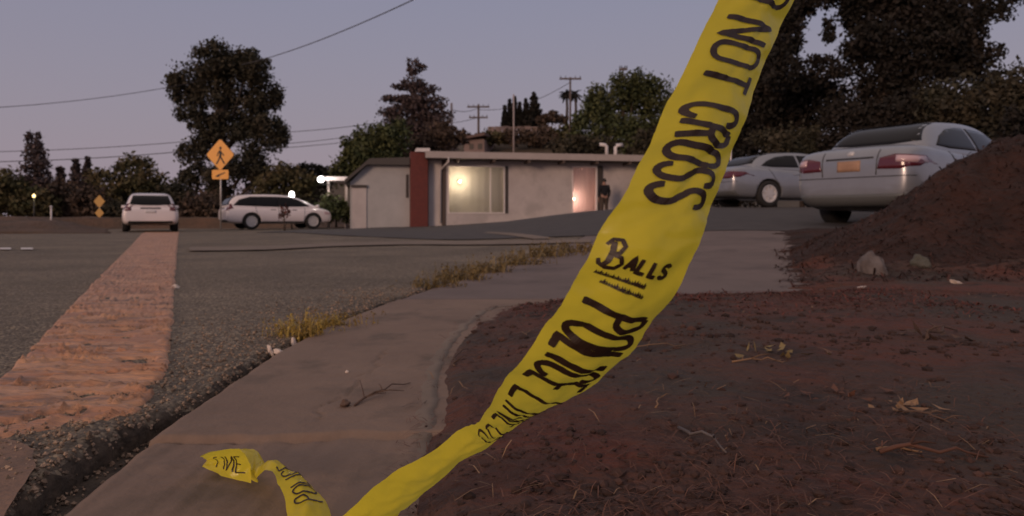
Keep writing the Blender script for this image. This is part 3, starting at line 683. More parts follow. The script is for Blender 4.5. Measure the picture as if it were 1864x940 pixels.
tlc = [(.64, .815), (.64, .895), (.86, .88), (.875, .80)]
tls = [(-2.38, .75), (-2.33, .885), (-2.08, .88), (-2.02, .83), (-2.2, .76)]
ex_sed = [('taillight', tl, '-x', 'taillight'), ('taillight', mir(tl)[::-1], '-x', 'taillight'),
          ('license_plate', [(-.165, .715), (.165, .715), (.165, .855), (-.165, .855)], '-x', 'plate'),
          ('plate_recess_trim', [(-.34, .875), (.34, .875), (.34, .895), (-.34, .895)], '-x', 'trim'),
          ('trunk_seam', strip_poly([(-.385, .66), (-.40, .985)], .01), '-x', 'trim'), ('trunk_seam', strip_poly([(.385, .66), (.40, .985)], .01), '-x', 'trim'),
          ('emblem', [(.055*math.cos(a), .955+.03*math.sin(a)) for a in np.linspace(0, 2*PI, 11)[:-1]], '-x', 'rim'), ('bumper_lower', [(-.78, .24), (.78, .24), (.80, .42), (-.80, .42)], '-x', 'bumper_grey'),
          ('bumper_seam', [(-.84, .635), (.84, .635), (.84, .645), (-.84, .645)], '-x', 'trim')]
for ax in ('+y', '-y'):
    ex_sed += [('taillight', tls, ax, 'taillight'),
               ('door_seam', strip_poly([(-.39, .3), (-.39, 1.0)], .012), ax, 'trim'), ('door_seam', strip_poly([(.86, .3), (.9, .98)], .012), ax, 'trim'), ('door_seam', strip_poly([(-1.08, .55), (-1.36, .98)], .012), ax, 'trim'),
               ('door_handle', [(-.66, .83), (-.46, .83), (-.46, .86), (-.66, .86)], ax, 'silver'), ('door_handle', [(.30, .82), (.50, .82), (.50, .85), (.30, .85)], ax, 'silver'),
               ('headlight', [(1.95, .62), (2.0, .74), (2.25, .68), (2.28, .6)], ax, 'taillight_clear')]
WS = [(-1.38, .80), (-1.38, -.80), (1.40, .80), (1.40, -.80)]
def place(root, px, py, Y, rz, dz=0):
    x = (px-CX)/F*Y; root.location = (x, Y, terr(x, Y)+.012+dz); root.rotation_euler = (0, 0, rz)
camry, _ = make_car('silver_sedan', 'near silver sedan with orange license plate partly hidden by the dark mound', 'car', 'silver', sed_body, sed_house, side1, rear1, front1, WS, .32,
                    ex_sed+[('taillight_lens', tlc, '-x', 'taillight_clear'), ('taillight_lens', mir(tlc)[::-1], '-x', 'taillight_clear')], 'silver sedans parked at the right', zs=1.06)
place(camry, 1697, 0, 11.3, math.radians(35), -.06)
ex2 = [('license_plate', e_[1], e_[2], 'plate_white') if e_[0] == 'license_plate' else e_ for e_ in ex_sed]
sed2, _ = make_car('silver_sedan', 'far silver sedan with white plate seen between the tape and the near sedan', 'car', 'silver', sed_body, sed_house, side1, rear1, front1, WS, .33, ex2, 'silver sedans parked at the right', zs=.97)
place(sed2, 1440, 0, 19.0, math.radians(18))

suv_body = [(-2.30, .50, .86, .88, .70), (-2.28, .40, .97, 1.0, .82), (-2.2, .32, 1.04, 1.06, .88), (-1.9, .27, 1.05, 1.07, .915), (-1.2, .25, 1.03, 1.05, .92), (0, .25, 1.0, 1.02, .92), (.9, .25, .99, 1.01, .92),
            (1.3, .25, 1.0, 1.06, .91), (1.75, .26, .98, 1.05, .88), (2.08, .28, .92, .99, .82), (2.22, .34, .80, .84, .72), (2.27, .44, .62, .64, .58)]
suv_house = [(-2.24, 1.12, .76, .62, 1.02), (-2.12, 1.40, .80, .64, 1.02), (-1.9, 1.60, .82, .65, 1.02), (-1.4, 1.665, .835, .66, 1.0), (-.5, 1.685, .85, .66, .99), (.2, 1.66, .85, .66, .98), (.74, 1.55, .84, .65, .98), (1.22, 1.29, .80, .65, .99), (1.66, 1.08, .74, .62, 1.0), (1.78, 1.02, .7, .6, .98)]
side2 = [[(-1.98, 1.14), (-1.72, 1.38), (-1.3, 1.52), (-1.1, 1.53), (-1.1, 1.12)], [(-1.04, 1.53), (-.2, 1.535), (-.2, 1.09), (-1.04, 1.12)], [(-.14, 1.535), (.4, 1.50), (.74, 1.38), (1.18, 1.12), (-.14, 1.09)]]
rear2 = [(-.66, 1.16), (-.56, 1.54), (.56, 1.54), (.66, 1.16), (.2, 1.12), (-.2, 1.12)]
front2 = [(-.62, 1.12), (-.52, 1.5), (.52, 1.5), (.62, 1.12)]
tl2 = [(.60, .90), (.62, 1.06), (.86, 1.06), (.89, .92), (.8, .88)]
ex_suv = [('taillight', tl2, '-x', 'taillight'), ('taillight', mir(tl2)[::-1], '-x', 'taillight'),
          ('license_plate', [(-.17, .80), (.17, .80), (.17, .92), (-.17, .92)], '-x', 'plate_white'),
          ('hatch_trim', [(-.34, .97), (.34, .97), (.3, 1.02), (-.3, 1.02)], '-x', 'trim'),
          ('bumper_valance', [(-.72, .34), (.72, .34), (.70, .46), (-.70, .46)], '-x', 'trim')]
for ax in ('+y', '-y'):
    ex_suv += [('window_surround', [(-2.03, 1.13), (-1.76, 1.41), (-1.3, 1.555), (-.2, 1.565), (.44, 1.53), (.78, 1.40), (1.25, 1.10), (-.14, 1.065), (-1.1, 1.09)], ax, 'autoglass'), ('taillight', [(-2.26, .94), (-2.22, 1.2), (-2.08, 1.2), (-2.02, .98)], ax, 'taillight'), ('door_seam', strip_poly([(-.17, .4), (-.17, 1.06)], .014), ax, 'trim'), ('door_seam', strip_poly([(.93, .4), (.98, 1.02)], .014), ax, 'trim'),
               ('door_seam', strip_poly([(-1.07, .6), (-1.12, 1.08)], .014), ax, 'trim'), ('door_handle', [(-.5, .92), (-.28, .92), (-.28, .95), (-.5, .95)], ax, 'trim'), ('door_handle', [(.4, .91), (.62, .91), (.62, .94), (.4, .94)], ax, 'trim'),
               ('sill_trim', [(-1.0, .28), (1.0, .28), (1.0, .38), (-1.0, .38)], ax, 'trim'), ('headlight', [(1.85, .74), (1.88, .86), (2.12, .80), (2.16, .7)], ax, 'taillight_clear')]
WV = [(-1.30, .80), (-1.30, -.80), (1.34, .80), (1.34, -.80)]
crv, _ = make_car('white_crossover', 'white crossover car parked sideways behind the crossing sign pole', 'car', 'white_car', suv_body, suv_house, side2, rear2, front2, WV, .345, ex_suv, 'white cars parked across the road', zs=.90)
place(crv, 504, 0, 31.6, math.radians(34))
wag, _ = make_car('white_wagon', 'white wagon seen from behind at the far end of the ribbed strip', 'car', 'white_car', suv_body, suv_house, side2, rear2, front2, WV, .33, ex_suv, 'white cars parked across the road', zs=.84)
place(wag, 274, 0, 27.2, math.radians(117))

# ------------------------------------------------------------------ house
A = P(780, 395, 31); B = P(1165, 395, 33); dv = (B-A); dv.z = 0; HR = math.atan2(dv.y, dv.x); dv.normalize()
house = thing('house', 'low pale bungalow with a lit front window and red brick chimney', 'house', (A.x, A.y, 0), HR)
def s_of(px):
    k = (px-CX)/F; return (k*A.y-A.x)/(dv.x-k*dv.y)
def z_at(px, py): return CH+(HY-py)/F*(A.y+s_of(px)*dv.y)
def hb(name, px0, px1, z0, z1, d0, d1, m, bev=0): return box_obj(name, (s_of(px0), s_of(px1), d0, d1, z0, z1), M[m], house, bev)
ZT = z_at(800, 291); ZW0 = z_at(866, 302); ZS = z_at(866, 389); ZD = z_at(1062, 389)
SE = s_of(1245)
# wall around the openings (one mesh)
bm = bmesh.new()
def wseg(s0, s1, z0, z1): box(bm, s0, s1, 0, .2, z0, z1)
w0, w1, d0_, d1_ = s_of(815), s_of(919), s_of(1041), s_of(1087)
wseg(0, w0, -.3, ZT); wseg(w0, w1, -.3, ZS); wseg(w0, w1, ZW0, ZT); wseg(w1, d0_, -.3, ZT); wseg(d0_, d1_, -.3, ZD); wseg(d0_, d1_, z_at(1062, 303), ZT); wseg(d1_, SE, -.3, ZT)
box(bm, SE-.2, SE, .2, 8, -.3, ZT); box(bm, 0, SE, 7.8, 8, -.3, ZT); box(bm, 0, .2, .2, 7.8, -.3, ZT)
bm_obj('wall', bm, M['stucco'], house)
# window
wf = bmesh.new(); t = .05
for b in ((w0, w0+t, -.03, .1, ZS, ZW0), (w1-t, w1, -.03, .1, ZS, ZW0), (w0+t, w1-t, -.03, .1, ZS, ZS+t), (w0+t, w1-t, -.03, .1, ZW0-t, ZW0)): box(wf, *b)
mull = s_of(893)
box(wf, mull-.02, mull+.02, -.02, .09, ZS+t, ZW0-t)
win = bm_obj('window', wf, M['trimwhite'], house)
box_obj('pane', (w0+t, w1-t, .03, .036, ZS+t, ZW0-t), M['pane'], win)
def curtain(name, s0, s1, z0, z1, d, m, parent):
    V = []; Fs = []; n = 90
    for i in range(n+1):
        s = s0+(s1-s0)*i/n; y = d+.003*math.sin(i*.6)+.001*math.sin(i*1.7)
        V += [(s, y, z0), (s, y, z1)]
    for i in range(n): Fs.append((2*i, 2*i+2, 2*i+3, 2*i+1))
    return mesh_obj(name, V, Fs, M[m], parent, True)
curtain('curtain', w0-.1, w1+.1, ZS-.05, ZW0+.05, .62, 'curtain', win)
rb = bmesh.new(); box(rb, w0-.2, w1+.2, .75, .8, ZS-.2, ZW0+.2); box(rb, w0-.2, w1+.2, .205, .75, ZS-.2, ZS-.16); box(rb, w0-.2, w1+.2, .205, .75, ZW0+.16, ZW0+.2); box(rb, w0-.2, w0-.15, .205, .75, ZS-.16, ZW0+.16); box(rb, w1+.15, w1+.2, .205, .75, ZS-.16, ZW0+.16)
bm_obj('window_box', rb, M['stucco'], win)
sd_ = hb('shutter', 919.3, 925, ZS-.0, ZW0, -.02, .0-.003, 'frame_dark')
# lit sidelight beside the door
df = bmesh.new()
zt = z_at(1062, 303)
for b in ((d0_, d0_+t, -.03, .1, ZD, zt), (d1_-t, d1_, -.03, .1, ZD, zt), (d0_+t, d1_-t, -.03, .1, ZD, ZD+t), (d0_+t, d1_-t, -.03, .1, zt-t, zt)): box(df, *b)
sidel = bm_obj('window', df, M['trimwhite'], house); sidel['label'] = 'tall narrow window lit pink beside the door'
box_obj('pane', (d0_+t, d1_-t, .03, .036, ZD+t, zt-t), M['pane'], sidel)
curtain('curtain', d0_-.1, d1_+.1, ZD-.05, zt+.05, .5, 'curtain_pink', sidel)
rb = bmesh.new(); box(rb, d0_-.2, d1_+.2, .62, .66, ZD-.2, zt+.2); box(rb, d0_-.2, d1_+.2, .205, .62, ZD-.2, ZD-.16); box(rb, d0_-.2, d1_+.2, .205, .62, zt+.16, zt+.2); box(rb, d0_-.2, d0_-.15, .205, .62, ZD-.16, zt+.16); box(rb, d1_+.15, d1_+.2, .205, .62, ZD-.16, zt+.16)
bm_obj('window_box', rb, M['stucco'], sidel)
hb('door', 1088, 1097, z_at(1098, 392), z_at(1098, 302), -.04, -.003, 'frame_dark')
# lamps inside the two windows
def lamp(parent, s, d, z, r, en, col, m, nm='window_lamp'):
    bm = bmesh.new(); bmesh.ops.create_uvsphere(bm, u_segments=14, v_segments=10, radius=r); o = bm_obj(nm, bm, M[m], parent, True); o.location = (s, d, z)
    l = bpy.data.lights.new('bulb', 'POINT'); l.energy = en; l.color = col; l.shadow_soft_size = r; lo = bpy.data.objects.new('bulb', l); COL.objects.link(lo); lo.parent = parent; lo.location = (s, d-.02-r, z); return o
lamp(win, s_of(839), .40, z_at(839, 330), .08, 36, (1, .80, .58), 'lamp_warm')
lamp(sidel, s_of(1048), .28, z_at(1050, 362), .05, 26, (1, .70, .58), 'lamp_warm')
# roof
rf = bmesh.new(); s0 = s_of(772)
q = [rf.verts.new(p) for p in ((s0, -.9, ZT+.02), (SE+.5, -.9, ZT+.02), (SE+.5, 8.5, ZT+.5), (s0, 8.5, ZT+.5), (s0, -.9, ZT+.26), (SE+.5, -.9, ZT+.26), (SE+.5, 8.5, ZT+.75), (s0, 8.5, ZT+.75))]
for f in ((0, 3, 2, 1), (4, 5, 6, 7), (0, 1, 5, 4), (1, 2, 6, 5), (2, 3, 7, 6), (3, 0, 4, 7)): rf.faces.new([q[i] for i in f])
roof = bm_obj('roof', rf, M['roofing'], house)
box_obj('fascia', (s0-.02, SE+.52, -.95, -.905, ZT+.0, ZT+.28), M['fascia'], roof)
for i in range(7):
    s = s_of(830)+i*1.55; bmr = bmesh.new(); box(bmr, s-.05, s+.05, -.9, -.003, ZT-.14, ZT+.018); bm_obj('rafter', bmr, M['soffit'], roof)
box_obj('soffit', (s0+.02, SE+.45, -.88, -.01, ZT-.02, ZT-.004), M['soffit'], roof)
for px, sgn in ((1115, -1), (1131, 1)):
    s = s_of(px); y = .8; z0 = ZT+.3
    tube_obj('roof_vent', [(s, y, z0-.1), (s, y, z0+.5), (s+sgn*.06, y, z0+.58), (s+sgn*.34, y, z0+.60)], [.08]*4, M['trimwhite'], roof, 8)
tube_obj('downspout', [(s_of(812), -.93, ZT+.02), (s_of(812), -.93, ZT-.12), (s_of(802), -.07, ZT-.45), (s_of(801), -.06, .2)], [.045]*4, M['trimwhite'], house, 8)
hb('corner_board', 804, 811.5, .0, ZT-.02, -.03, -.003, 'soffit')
# chimney
ch = box_obj('chimney', (s_of(746.5), s_of(778), -.35, .45, -.3, z_at(762, 278)), M['brick'], house, .02)
box_obj('chimney_cap', (s_of(757), s_of(781), -.45, .5, z_at(762, 278)+.003, z_at(762, 271.5)), M['trimwhite'], ch)
# wing
wl, wk, wr_ = s_of(633), s_of(668), s_of(746)
zt1 = z_at(700, 301)-.0; zlow = z_at(633, 332)
wb = bmesh.new(); fr = [(wl+.1, -.3), (wr_, -.3), (wr_, zt1), (wk, zt1), (wl+.1, zlow)]
v0 = [wb.verts.new((a, .05, b)) for a, b in fr]; v1 = [wb.verts.new((a, 6, b)) for a, b in fr]
wb.faces.new(v0); wb.faces.new(v1[::-1])
for i in range(5): wb.faces.new((v0[i], v1[i], v1[(i+1) % 5], v0[(i+1) % 5]))
wing = bm_obj('wing_wall', wb, M['stucco_wing'], house)
rw = bmesh.new(); pr = [(wl-.12, zlow-.05), (wk, zt1+.004), (wr_-.02, zt1+.004), (wr_-.02, zt1+.34), (wk+.1, zt1+.26), (wl-.12, zlow+.1)]
v0 = [rw.verts.new((a, -.28, b)) for a, b in pr]; v1 = [rw.verts.new((a, 6.2, b)) for a, b in pr]
rw.faces.new(v0); rw.faces.new(v1[::-1])
for i in range(6): rw.faces.new((v0[i], v1[i], v1[(i+1) % 6], v0[(i+1) % 6]))
bm_obj('wing_roof', rw, M['roofing'], house)
gdo = hb('garage_door', 641, 667, -.1, z_at(654, 342), .0, .046, 'stucco')
hb('door_frame', 639, 668, z_at(654, 342)+.003, z_at(654, 337), -.06, .046, 'frame_dark')
hb('wing_window', 739, 743.5, z_at(741, 360), z_at(741, 318), .02, .046, 'frame_dark')

# carport with its bright lamp
cp = thing('carport', 'flat pale carport roof on posts left of the house wing', 'carport', P(605, 410, 34))
cz = (410-326)/F*34
box_obj('roof', (-.35, .85, -.5, 3.5, cz-.1, cz+.08), M['trimwhite'], cp)
for x in (-.1, .75):
    for y in (-.3, 3.2): box_obj('post', (x-.05, x+.05, y-.05, y+.05, -.2, cz-.103), M['fascia'], cp)
def lamp_thing(name, label, cat, px, py, Y, r, m, en, col, post=True, sq=1.0, foot=None):
    c = P(px, py, Y); zf = terr(c.x, Y)-.03 if foot is None else foot
    t_ = thing(name, label, cat, (c.x, Y, zf))
    bm = bmesh.new(); bmesh.ops.create_uvsphere(bm, u_segments=16, v_segments=12, radius=r)
    for v in bm.verts: v.co.z *= sq
    g = bm_obj('globe', bm, M[m], t_, True); g.location = (0, 0, c.z-zf)
    if post: tube_obj('post', [(0, 0, 0), (0, 0, c.z-zf-r*sq*.8)], .035, M['trim'], t_); 
    if not post: tube_obj('bracket', [(0, 0, c.z-zf-r*.9), (.1, .05, c.z-zf-r*1.5), (.35, .3, c.z-zf-r*1.5), (.42, .5, c.z-zf-r*.6)], .025, M['trim'], t_)
    bm = bmesh.new(); lathe(bm, [(r*.5, -.03), (r*.55, .0), (r*.4, .05)], 12, 'Z'); cc = bm_obj('collar', bm, M['trim'], t_); cc.location = (0, 0, c.z-zf-r*sq*.95)
    l = bpy.data.lights.new('bulb', 'POINT'); l.energy = en; l.color = col; l.shadow_soft_size = r; lo = bpy.data.objects.new('bulb', l); COL.objects.link(lo); lo.parent = t_; lo.location = (0, -r*1.6, c.z-zf); return t_
lamp_thing('wall_lamp', 'very bright white lamp at the left end of the carport roof', 'lamp', 584, 327, 33.3, .15, 'lamp_white', 45, (1, .9, .82), post=False, foot=CH+(410-335)/F*34-.6)
lamp_thing('globe_lamp', 'small white globe lamp just above the white crossover car roof', 'lamp', 531, 355, 32.6, .12, 'lamp_white', 8, (1, .95, .95), sq=1.4)
lamp_thing('garden_lamp', 'small yellow lamp glowing among the bushes at the far left', 'lamp', 62, 357, 40, .07, 'lamp_yellow', 4, (1, .75, .35), sq=1.6)

# house on the hill
hh = thing('hill_house', 'pinkish house on the hillside behind the bungalow roof', 'house', P(868, 284, 82), math.radians(-12)); k = 82/F
box_obj('wall', (-24*k, 14*k, 0, 5, -1, 30*k), M['hillwall'], hh)
rb = bmesh.new(); pr = [(-28*k, 29*k), (18*k, 36*k), (18*k, 41*k), (-28*k, 33*k)]
v0 = [rb.verts.new((a, -.8, b)) for a, b in pr]; v1 = [rb.verts.new((a, 5.5, b)) for a, b in pr]; rb.faces.new(v0); rb.faces.new(v1[::-1])
for i in range(4): rb.faces.new((v0[i], v1[i], v1[(i+1) % 4], v0[(i+1) % 4]))
bm_obj('roof', rb, M['hillroof'], hh)
for x in (-14*k, 2*k): box_obj('window', (x, x+8*k, -.05, -.003, 12*k, 22*k), M['frame_dark'], hh)
fz = thing('hill_fence', 'pale board fence along the hill crest below the cypress row', 'fence', P(945, 236, 89))
for i in range(9): box_obj('panel', (-3.9+i*.9, -3.02+i*.9, -.02, .02, -.6, .35+.03*(i % 3)), M['hillwall'], fz)

# ------------------------------------------------------------------ poles and wires
def upole(label, px, ptop, pbase, Y, arms, m, r=.12):
    X = (px-CX)/F*Y; zb = CH+(HY-pbase)/F*Y; H = (pbase-ptop)/F*Y
    root = thing('utility_pole', label, 'utility pole', (X, Y, zb), 0, 'utility poles behind the house'); tube_obj('pole', [(0, 0, -1), (0, 0, H)], [r, r*.75], M[m], root)
    for dz, hw in arms:
        a = box_obj('crossarm', (-hw, hw, -.17-r, -.003-r*.75, H-dz-.08, H-dz+.08), M[m], root)
        for q in (-.9, -.45, .45, .9): tube_obj('insulator', [(hw*q, -.12-r, H-dz+.083), (hw*q, -.12-r, H-dz+.3)], [.05, .035], M['trim'], a, 6)
    return root
upole('pale bare utility pole standing just behind the bungalow roof', 822, 188, 300, 60, [], 'poleP', .13)
upole('utility pole with two crossarms left of the cypress row', 871, 190, 262, 84, [(.35, 1.3), (1.6, 1.1)], 'poleW', .16)
upole('slim pale utility pole in front of the cypress row', 935, 172, 280, 78, [], 'poleP', .1)
upole('utility pole with wide crossarm standing between two palms', 1038, 141, 240, 76, [(.2, 1.15)], 'poleW', .13)
upole('small pole top with short crossarm above the large green tree', 1134, 123, 180, 62, [(.2, .35)], 'poleW', .09)
def wire(label, pts, r=.022, sag=.3, grp=None):
    a, b = [P(*p) for p in pts]; n = 24; q = []
    for i in range(n+1):
        t = i/n; c = a.lerp(b, t); c.z -= sag*4*t*(1-t); q.append(c)
    return tag(tube_obj('power_line', q, r, M['wire'], None, 5), label, 'power line', grp)
G = 'power lines across the sky'
wire('thick power line running up across the open sky right of the big tree', [(440, 118, 40), (790, -18, 22)], .02, .25, G)
wire('power line high at the left reaching the big tree top', [(-80, 200, 36), (400, 140, 46)], .018, .35, G)
wire('upper power line passing above the small conifers at left', [(-120, 278, 50), (440, 248, 56)], .024, .3, G)
wire('lower power line just above the small conifers at left', [(-120, 296, 46), (460, 262, 54)], .028, .35, G)
wire('upper power line between the big tree and the green house tree', [(480, 243, 60), (700, 222, 64)], .025, .15, G)
wire('middle power line between the big tree and the green house tree', [(480, 264, 60), (700, 238, 66)], .025, .2, G)
wire('lowest power line between the big tree and the green house tree', [(480, 272, 58), (700, 250, 60)], .025, .1, G)
wire('faint power line from the bare pole to the double crossarm pole', [(822, 200, 60), (871, 196, 84)], .03, .3, G)
wire('faint power line from the double crossarm pole to the wide crossarm pole', [(871, 200, 84), (1038, 150, 76)], .03, .9, G)
wire('faint low power line left of the double crossarm pole', [(755, 222, 70), (871, 214, 84)], .03, .4, G)

# ------------------------------------------------------------------ signs and posts
def extr(name, poly, y0, y1, m, parent, bev=0):
    bm = bmesh.new(); a = [bm.verts.new((x, y0, z)) for x, z in poly]; b = [bm.verts.new((x, y1, z)) for x, z in poly]
    bm.faces.new(a); bm.faces.new(b[::-1]); n = len(poly)
    for i in range(n): bm.faces.new((a[i], b[i], b[(i+1) % n], a[(i+1) % n]))
    return bm_obj(name, bm, m, parent)
def rounded(poly, r, n=4):
    res = []; N = len(poly)
    for i in range(N):
        p = Vector(poly[i]); a = (Vector(poly[i-1])-p).normalized(); b = (Vector(poly[(i+1) % N])-p).normalized()
        for k in range(n+1):
            t = k/n; res.append(tuple(p+a*r*(1-t)**2+b*r*t**2))
    return res
def stroke_poly(pts, w_):
    pts = [Vector(p) for p in pts]; L = []; R = []
    for i, p in enumerate(pts):
        t = (pts[min(i+1, len(pts)-1)]-pts[max(i-1, 0)]).normalized(); n = Vector((-t.y, t.x)); L.append(tuple(p+n*w_/2)); R.append(tuple(p-n*w_/2))
    return L+R[::-1]
sp_Y = 27.0; sx_ = P(401, 421, sp_Y)
sg = thing('crossing_sign', 'orange yellow diamond pedestrian crossing sign with arrow plaque on a steel post', 'road sign', (sx_.x, sp_Y, terr(sx_.x, sp_Y)-.02), math.radians(-4)); u = sp_Y/F
Zc = (HY-282)*u+CH-sg.location.z; hd = 27.5*u
tube_obj('post', [(0, .035, -.3), (0, .035, Zc+hd*.6)], .03, M['steel'], sg)
dia = [(0, -hd*1.1), (hd, 0), (0, hd*1.1), (-hd, 0)]
extr('sign_border', [(x, z+Zc) for x, z in rounded(dia, .1)], -.003, .003, M['black'], sg)
pn = extr('sign_panel', [(x*.965, z*.965+Zc) for x, z in rounded(dia, .1)], -.008, -.0035, M['sign_yellow'], sg)
b_ = hd
for pts, wd in (([(-.02, .30), (.02, -.02), (.0, -.1)], .16), ([(0, -.08), (.14, -.34), (.30, -.60)], .10), ([(0, -.08), (-.10, -.34), (-.26, -.62)], .10), ([(0, .25), (.16, .06), (.26, -.06)], .07), ([(-.02, .25), (-.16, .10), (-.20, -.08)], .07)):
    extr('pedestrian_symbol', [(x*b_, z*b_+Zc) for x, z in stroke_poly(pts, wd)], -.013, -.0085, M['black'], pn)
extr('pedestrian_symbol', [(b_*(.02+.085*math.cos(a)), Zc+b_*(.44+.095*math.sin(a))) for a in np.linspace(0, 2*PI, 13)[:-1]], -.013, -.0085, M['black'], pn)
Zp = (HY-318)*u+CH-sg.location.z; pw_, ph_ = 15.5*u, 8.5*u
pl = extr('arrow_plaque', [(x, z+Zp) for x, z in rounded([(-pw_, -ph_), (pw_, -ph_), (pw_, ph_), (-pw_, ph_)], .05)], -.008, -.002, M['sign_yellow'], sg)
extr('arrow_symbol', [(x*pw_, z*ph_+Zp) for x, z in ((.55, .5), (-.25, -.05), (-.12, .2), (-.62, -.5), (.02, -.55), (-.14, -.3), (.62, .3))], -.012, -.0085, M['black'], pl)
c = P(181, 368, 36); sg2 = thing('diamond_sign', 'small faded double diamond warning sign among the bushes at left', 'road sign', (c.x, 36, -.05))
z1, z2 = P(0, 367, 36).z+.05, P(0, 388, 36).z+.05
tube_obj('post', [(0, .03, 0), (0, .03, z1)], .03, M['steel'], sg2)
for z, h in ((z1, .29), (z2, .23)): extr('sign_panel', [(x, q+z) for x, q in rounded([(0, -h*1.15), (h, 0), (0, h*1.15), (-h, 0)], .04)], -.01, 0, M['sign_yellow_dull'], sg2)
c = P(93, 402, 30); mp_ = thing('marker_post', 'thin white marker post on the brown verge', 'post', (c.x, 30, 0))
tube_obj('post', [(0, 0, -.1), (0, 0, P(0, 377, 30).z)], .032, M['trimwhite'], mp_); bm = bmesh.new(); lathe(bm, [(.055, P(0, 377, 30).z), (.05, P(0, 377, 30).z+.03), (.01, P(0, 377, 30).z+.05)], 10, 'Z'); bm_obj('cap', bm, M['trimwhite'], mp_)
c = P(1330, 290, 24); pp = thing('white_pole', 'thin white pole beside the tape behind the far silver sedan', 'pole', (c.x, 24, terr(c.x, 24)))
tube_obj('pole', [(0, 0, -.1), (0, 0, P(0, 215, 24).z-terr(c.x, 24))], .035, M['trimwhite'], pp)
bm = bmesh.new(); lathe(bm, [(.055, -.02), (.05, .03), (.01, .06)], 10, 'Z'); cc = bm_obj('cap', bm, M['trimwhite'], pp); cc.location = (0, 0, P(0, 215, 24).z-terr(c.x, 24)+.02)

# ------------------------------------------------------------------ person at the door
def skin_mesh(name, joints, edges, m, parent, root_i=0, sub=2):
    me = bpy.data.meshes.new(name); me.from_pydata([j[0] for j in joints], edges, []); me.update()
    o = bpy.data.objects.new(name, me); COL.objects.link(o); md = o.modifiers.new('k', 'SKIN'); md.use_smooth_shade = True
    for i, j in enumerate(joints):
        sv = me.skin_vertices[0].data[i]; sv.radius = j[1]; sv.use_root = (i == root_i)
    s = o.modifiers.new('s', 'SUBSURF'); s.levels = sub; s.render_levels = sub
    me2 = evaluated(o); bpy.data.objects.remove(o); return link(name, me2, m, parent, True)
pX = P(1101, 0, 31.4).x
per = thing('person', 'person in a dark jacket standing at the front door with their back turned', 'person', (pX, 31.6, terr(pX, 31.6)+.012), math.radians(195))
def sc(l): return [((x*.95, y*.95, z*.95), (r[0]*.95, r[1]*.95)) for (x, y, z), r in l]
J = sc([((0, 0, .98), (.15, .11)), ((0, .0, 1.15), (.14, .10)), ((0, -.01, 1.38), (.17, .11)), ((0, 0, 1.50), (.06, .06)), ((0, -.01, 1.60), (.075, .09)), ((0, -.01, 1.70), (.07, .085)),
     ((.19, 0, 1.42), (.07, .07)), ((.26, .0, 1.14), (.045, .045)), ((.25, -.08, .90), (.032, .032)), ((.25, -.10, .80), (.04, .022)),
     ((-.19, 0, 1.42), (.07, .07)), ((-.26, .0, 1.14), (.045, .045)), ((-.25, -.08, .90), (.032, .032)), ((-.25, -.10, .80), (.04, .022)),
     ((.09, 0, .88), (.095, .095)), ((.11, -.01, .48), (.06, .06)), ((.12, .02, .08), (.045, .045)), ((.13, -.14, .035), (.045, .035)),
     ((-.09, 0, .88), (.095, .095)), ((-.11, -.01, .48), (.06, .06)), ((-.12, .02, .08), (.045, .045)), ((-.13, -.14, .035), (.045, .035))])
E = [(0, 1), (1, 2), (2, 3), (3, 4), (4, 5), (2, 6), (6, 7), (7, 8), (8, 9), (2, 10), (10, 11), (11, 12), (12, 13), (0, 14), (14, 15), (15, 16), (16, 17), (0, 18), (18, 19), (19, 20), (20, 21)]
for h, s in ((9, 1), (13, -1)):
    hx0, hy0, hz0 = J[h][0]
    for k, L in enumerate((.06, .07, .075, .065)):
        i = len(J); yy = hy0-.03+.02*k
        J += [((hx0, yy, hz0-.045), (.009, .009)), ((hx0-.008*s, yy-.004, hz0-.045-L*.6), (.0085, .0085)), ((hx0-.02*s, yy-.006, hz0-.045-L), (.007, .007))]; E += [(h, i), (i, i+1), (i+1, i+2)]
    i = len(J); J += [((hx0-.02*s, hy0-.045, hz0-.02), (.010, .010)), ((hx0-.03*s, hy0-.06, hz0-.06), (.008, .008))]; E += [(h, i), (i, i+1)]
skin_mesh('body', J, E, M['skin'], per)
gr = lambda l, a: [(j[0], (j[1][0]+a, j[1][1]+a)) for j in l]
skin_mesh('jacket', gr([((0, 0, .86), (.155, .12)), J[1], J[2], (tuple(Vector(J[3][0])-Vector((0, 0, .03))), J[3][1]), J[6], J[7], J[8], J[10], J[11], J[12]], .026), [(0, 1), (1, 2), (2, 3), (2, 4), (4, 5), (5, 6), (2, 7), (7, 8), (8, 9)], M['cloth_dark'], per)
skin_mesh('trousers', gr([J[0], J[14], J[15], J[16], J[18], J[19], J[20]], .024), [(0, 1), (1, 2), (2, 3), (0, 4), (4, 5), (5, 6)], M['cloth_brown'], per)
bm = bmesh.new(); bmesh.ops.create_uvsphere(bm, u_segments=16, v_segments=10, radius=1)
for v in bm.verts: v.co = Vector((v.co.x*.092, v.co.y*.11+.015, v.co.z*.115+1.585))
bmesh.ops.delete(bm, geom=[v for v in bm.verts if v.co.z < 1.53 or (v.co.y < -.05 and v.co.z < 1.62)], context='VERTS')
bm_obj('hair', bm, M['hair'], per, True)
for q in (-1, 1):
    bm = bmesh.new(); bmesh.ops.create_uvsphere(bm, u_segments=10, v_segments=8, radius=1)
    for v in bm.verts: v.co = Vector((v.co.x*.055+.125*q*.95, v.co.y*.13-.06, max(v.co.z*.06+.045, .0)))
    bm_obj('shoe', bm, M['black'], per, True)

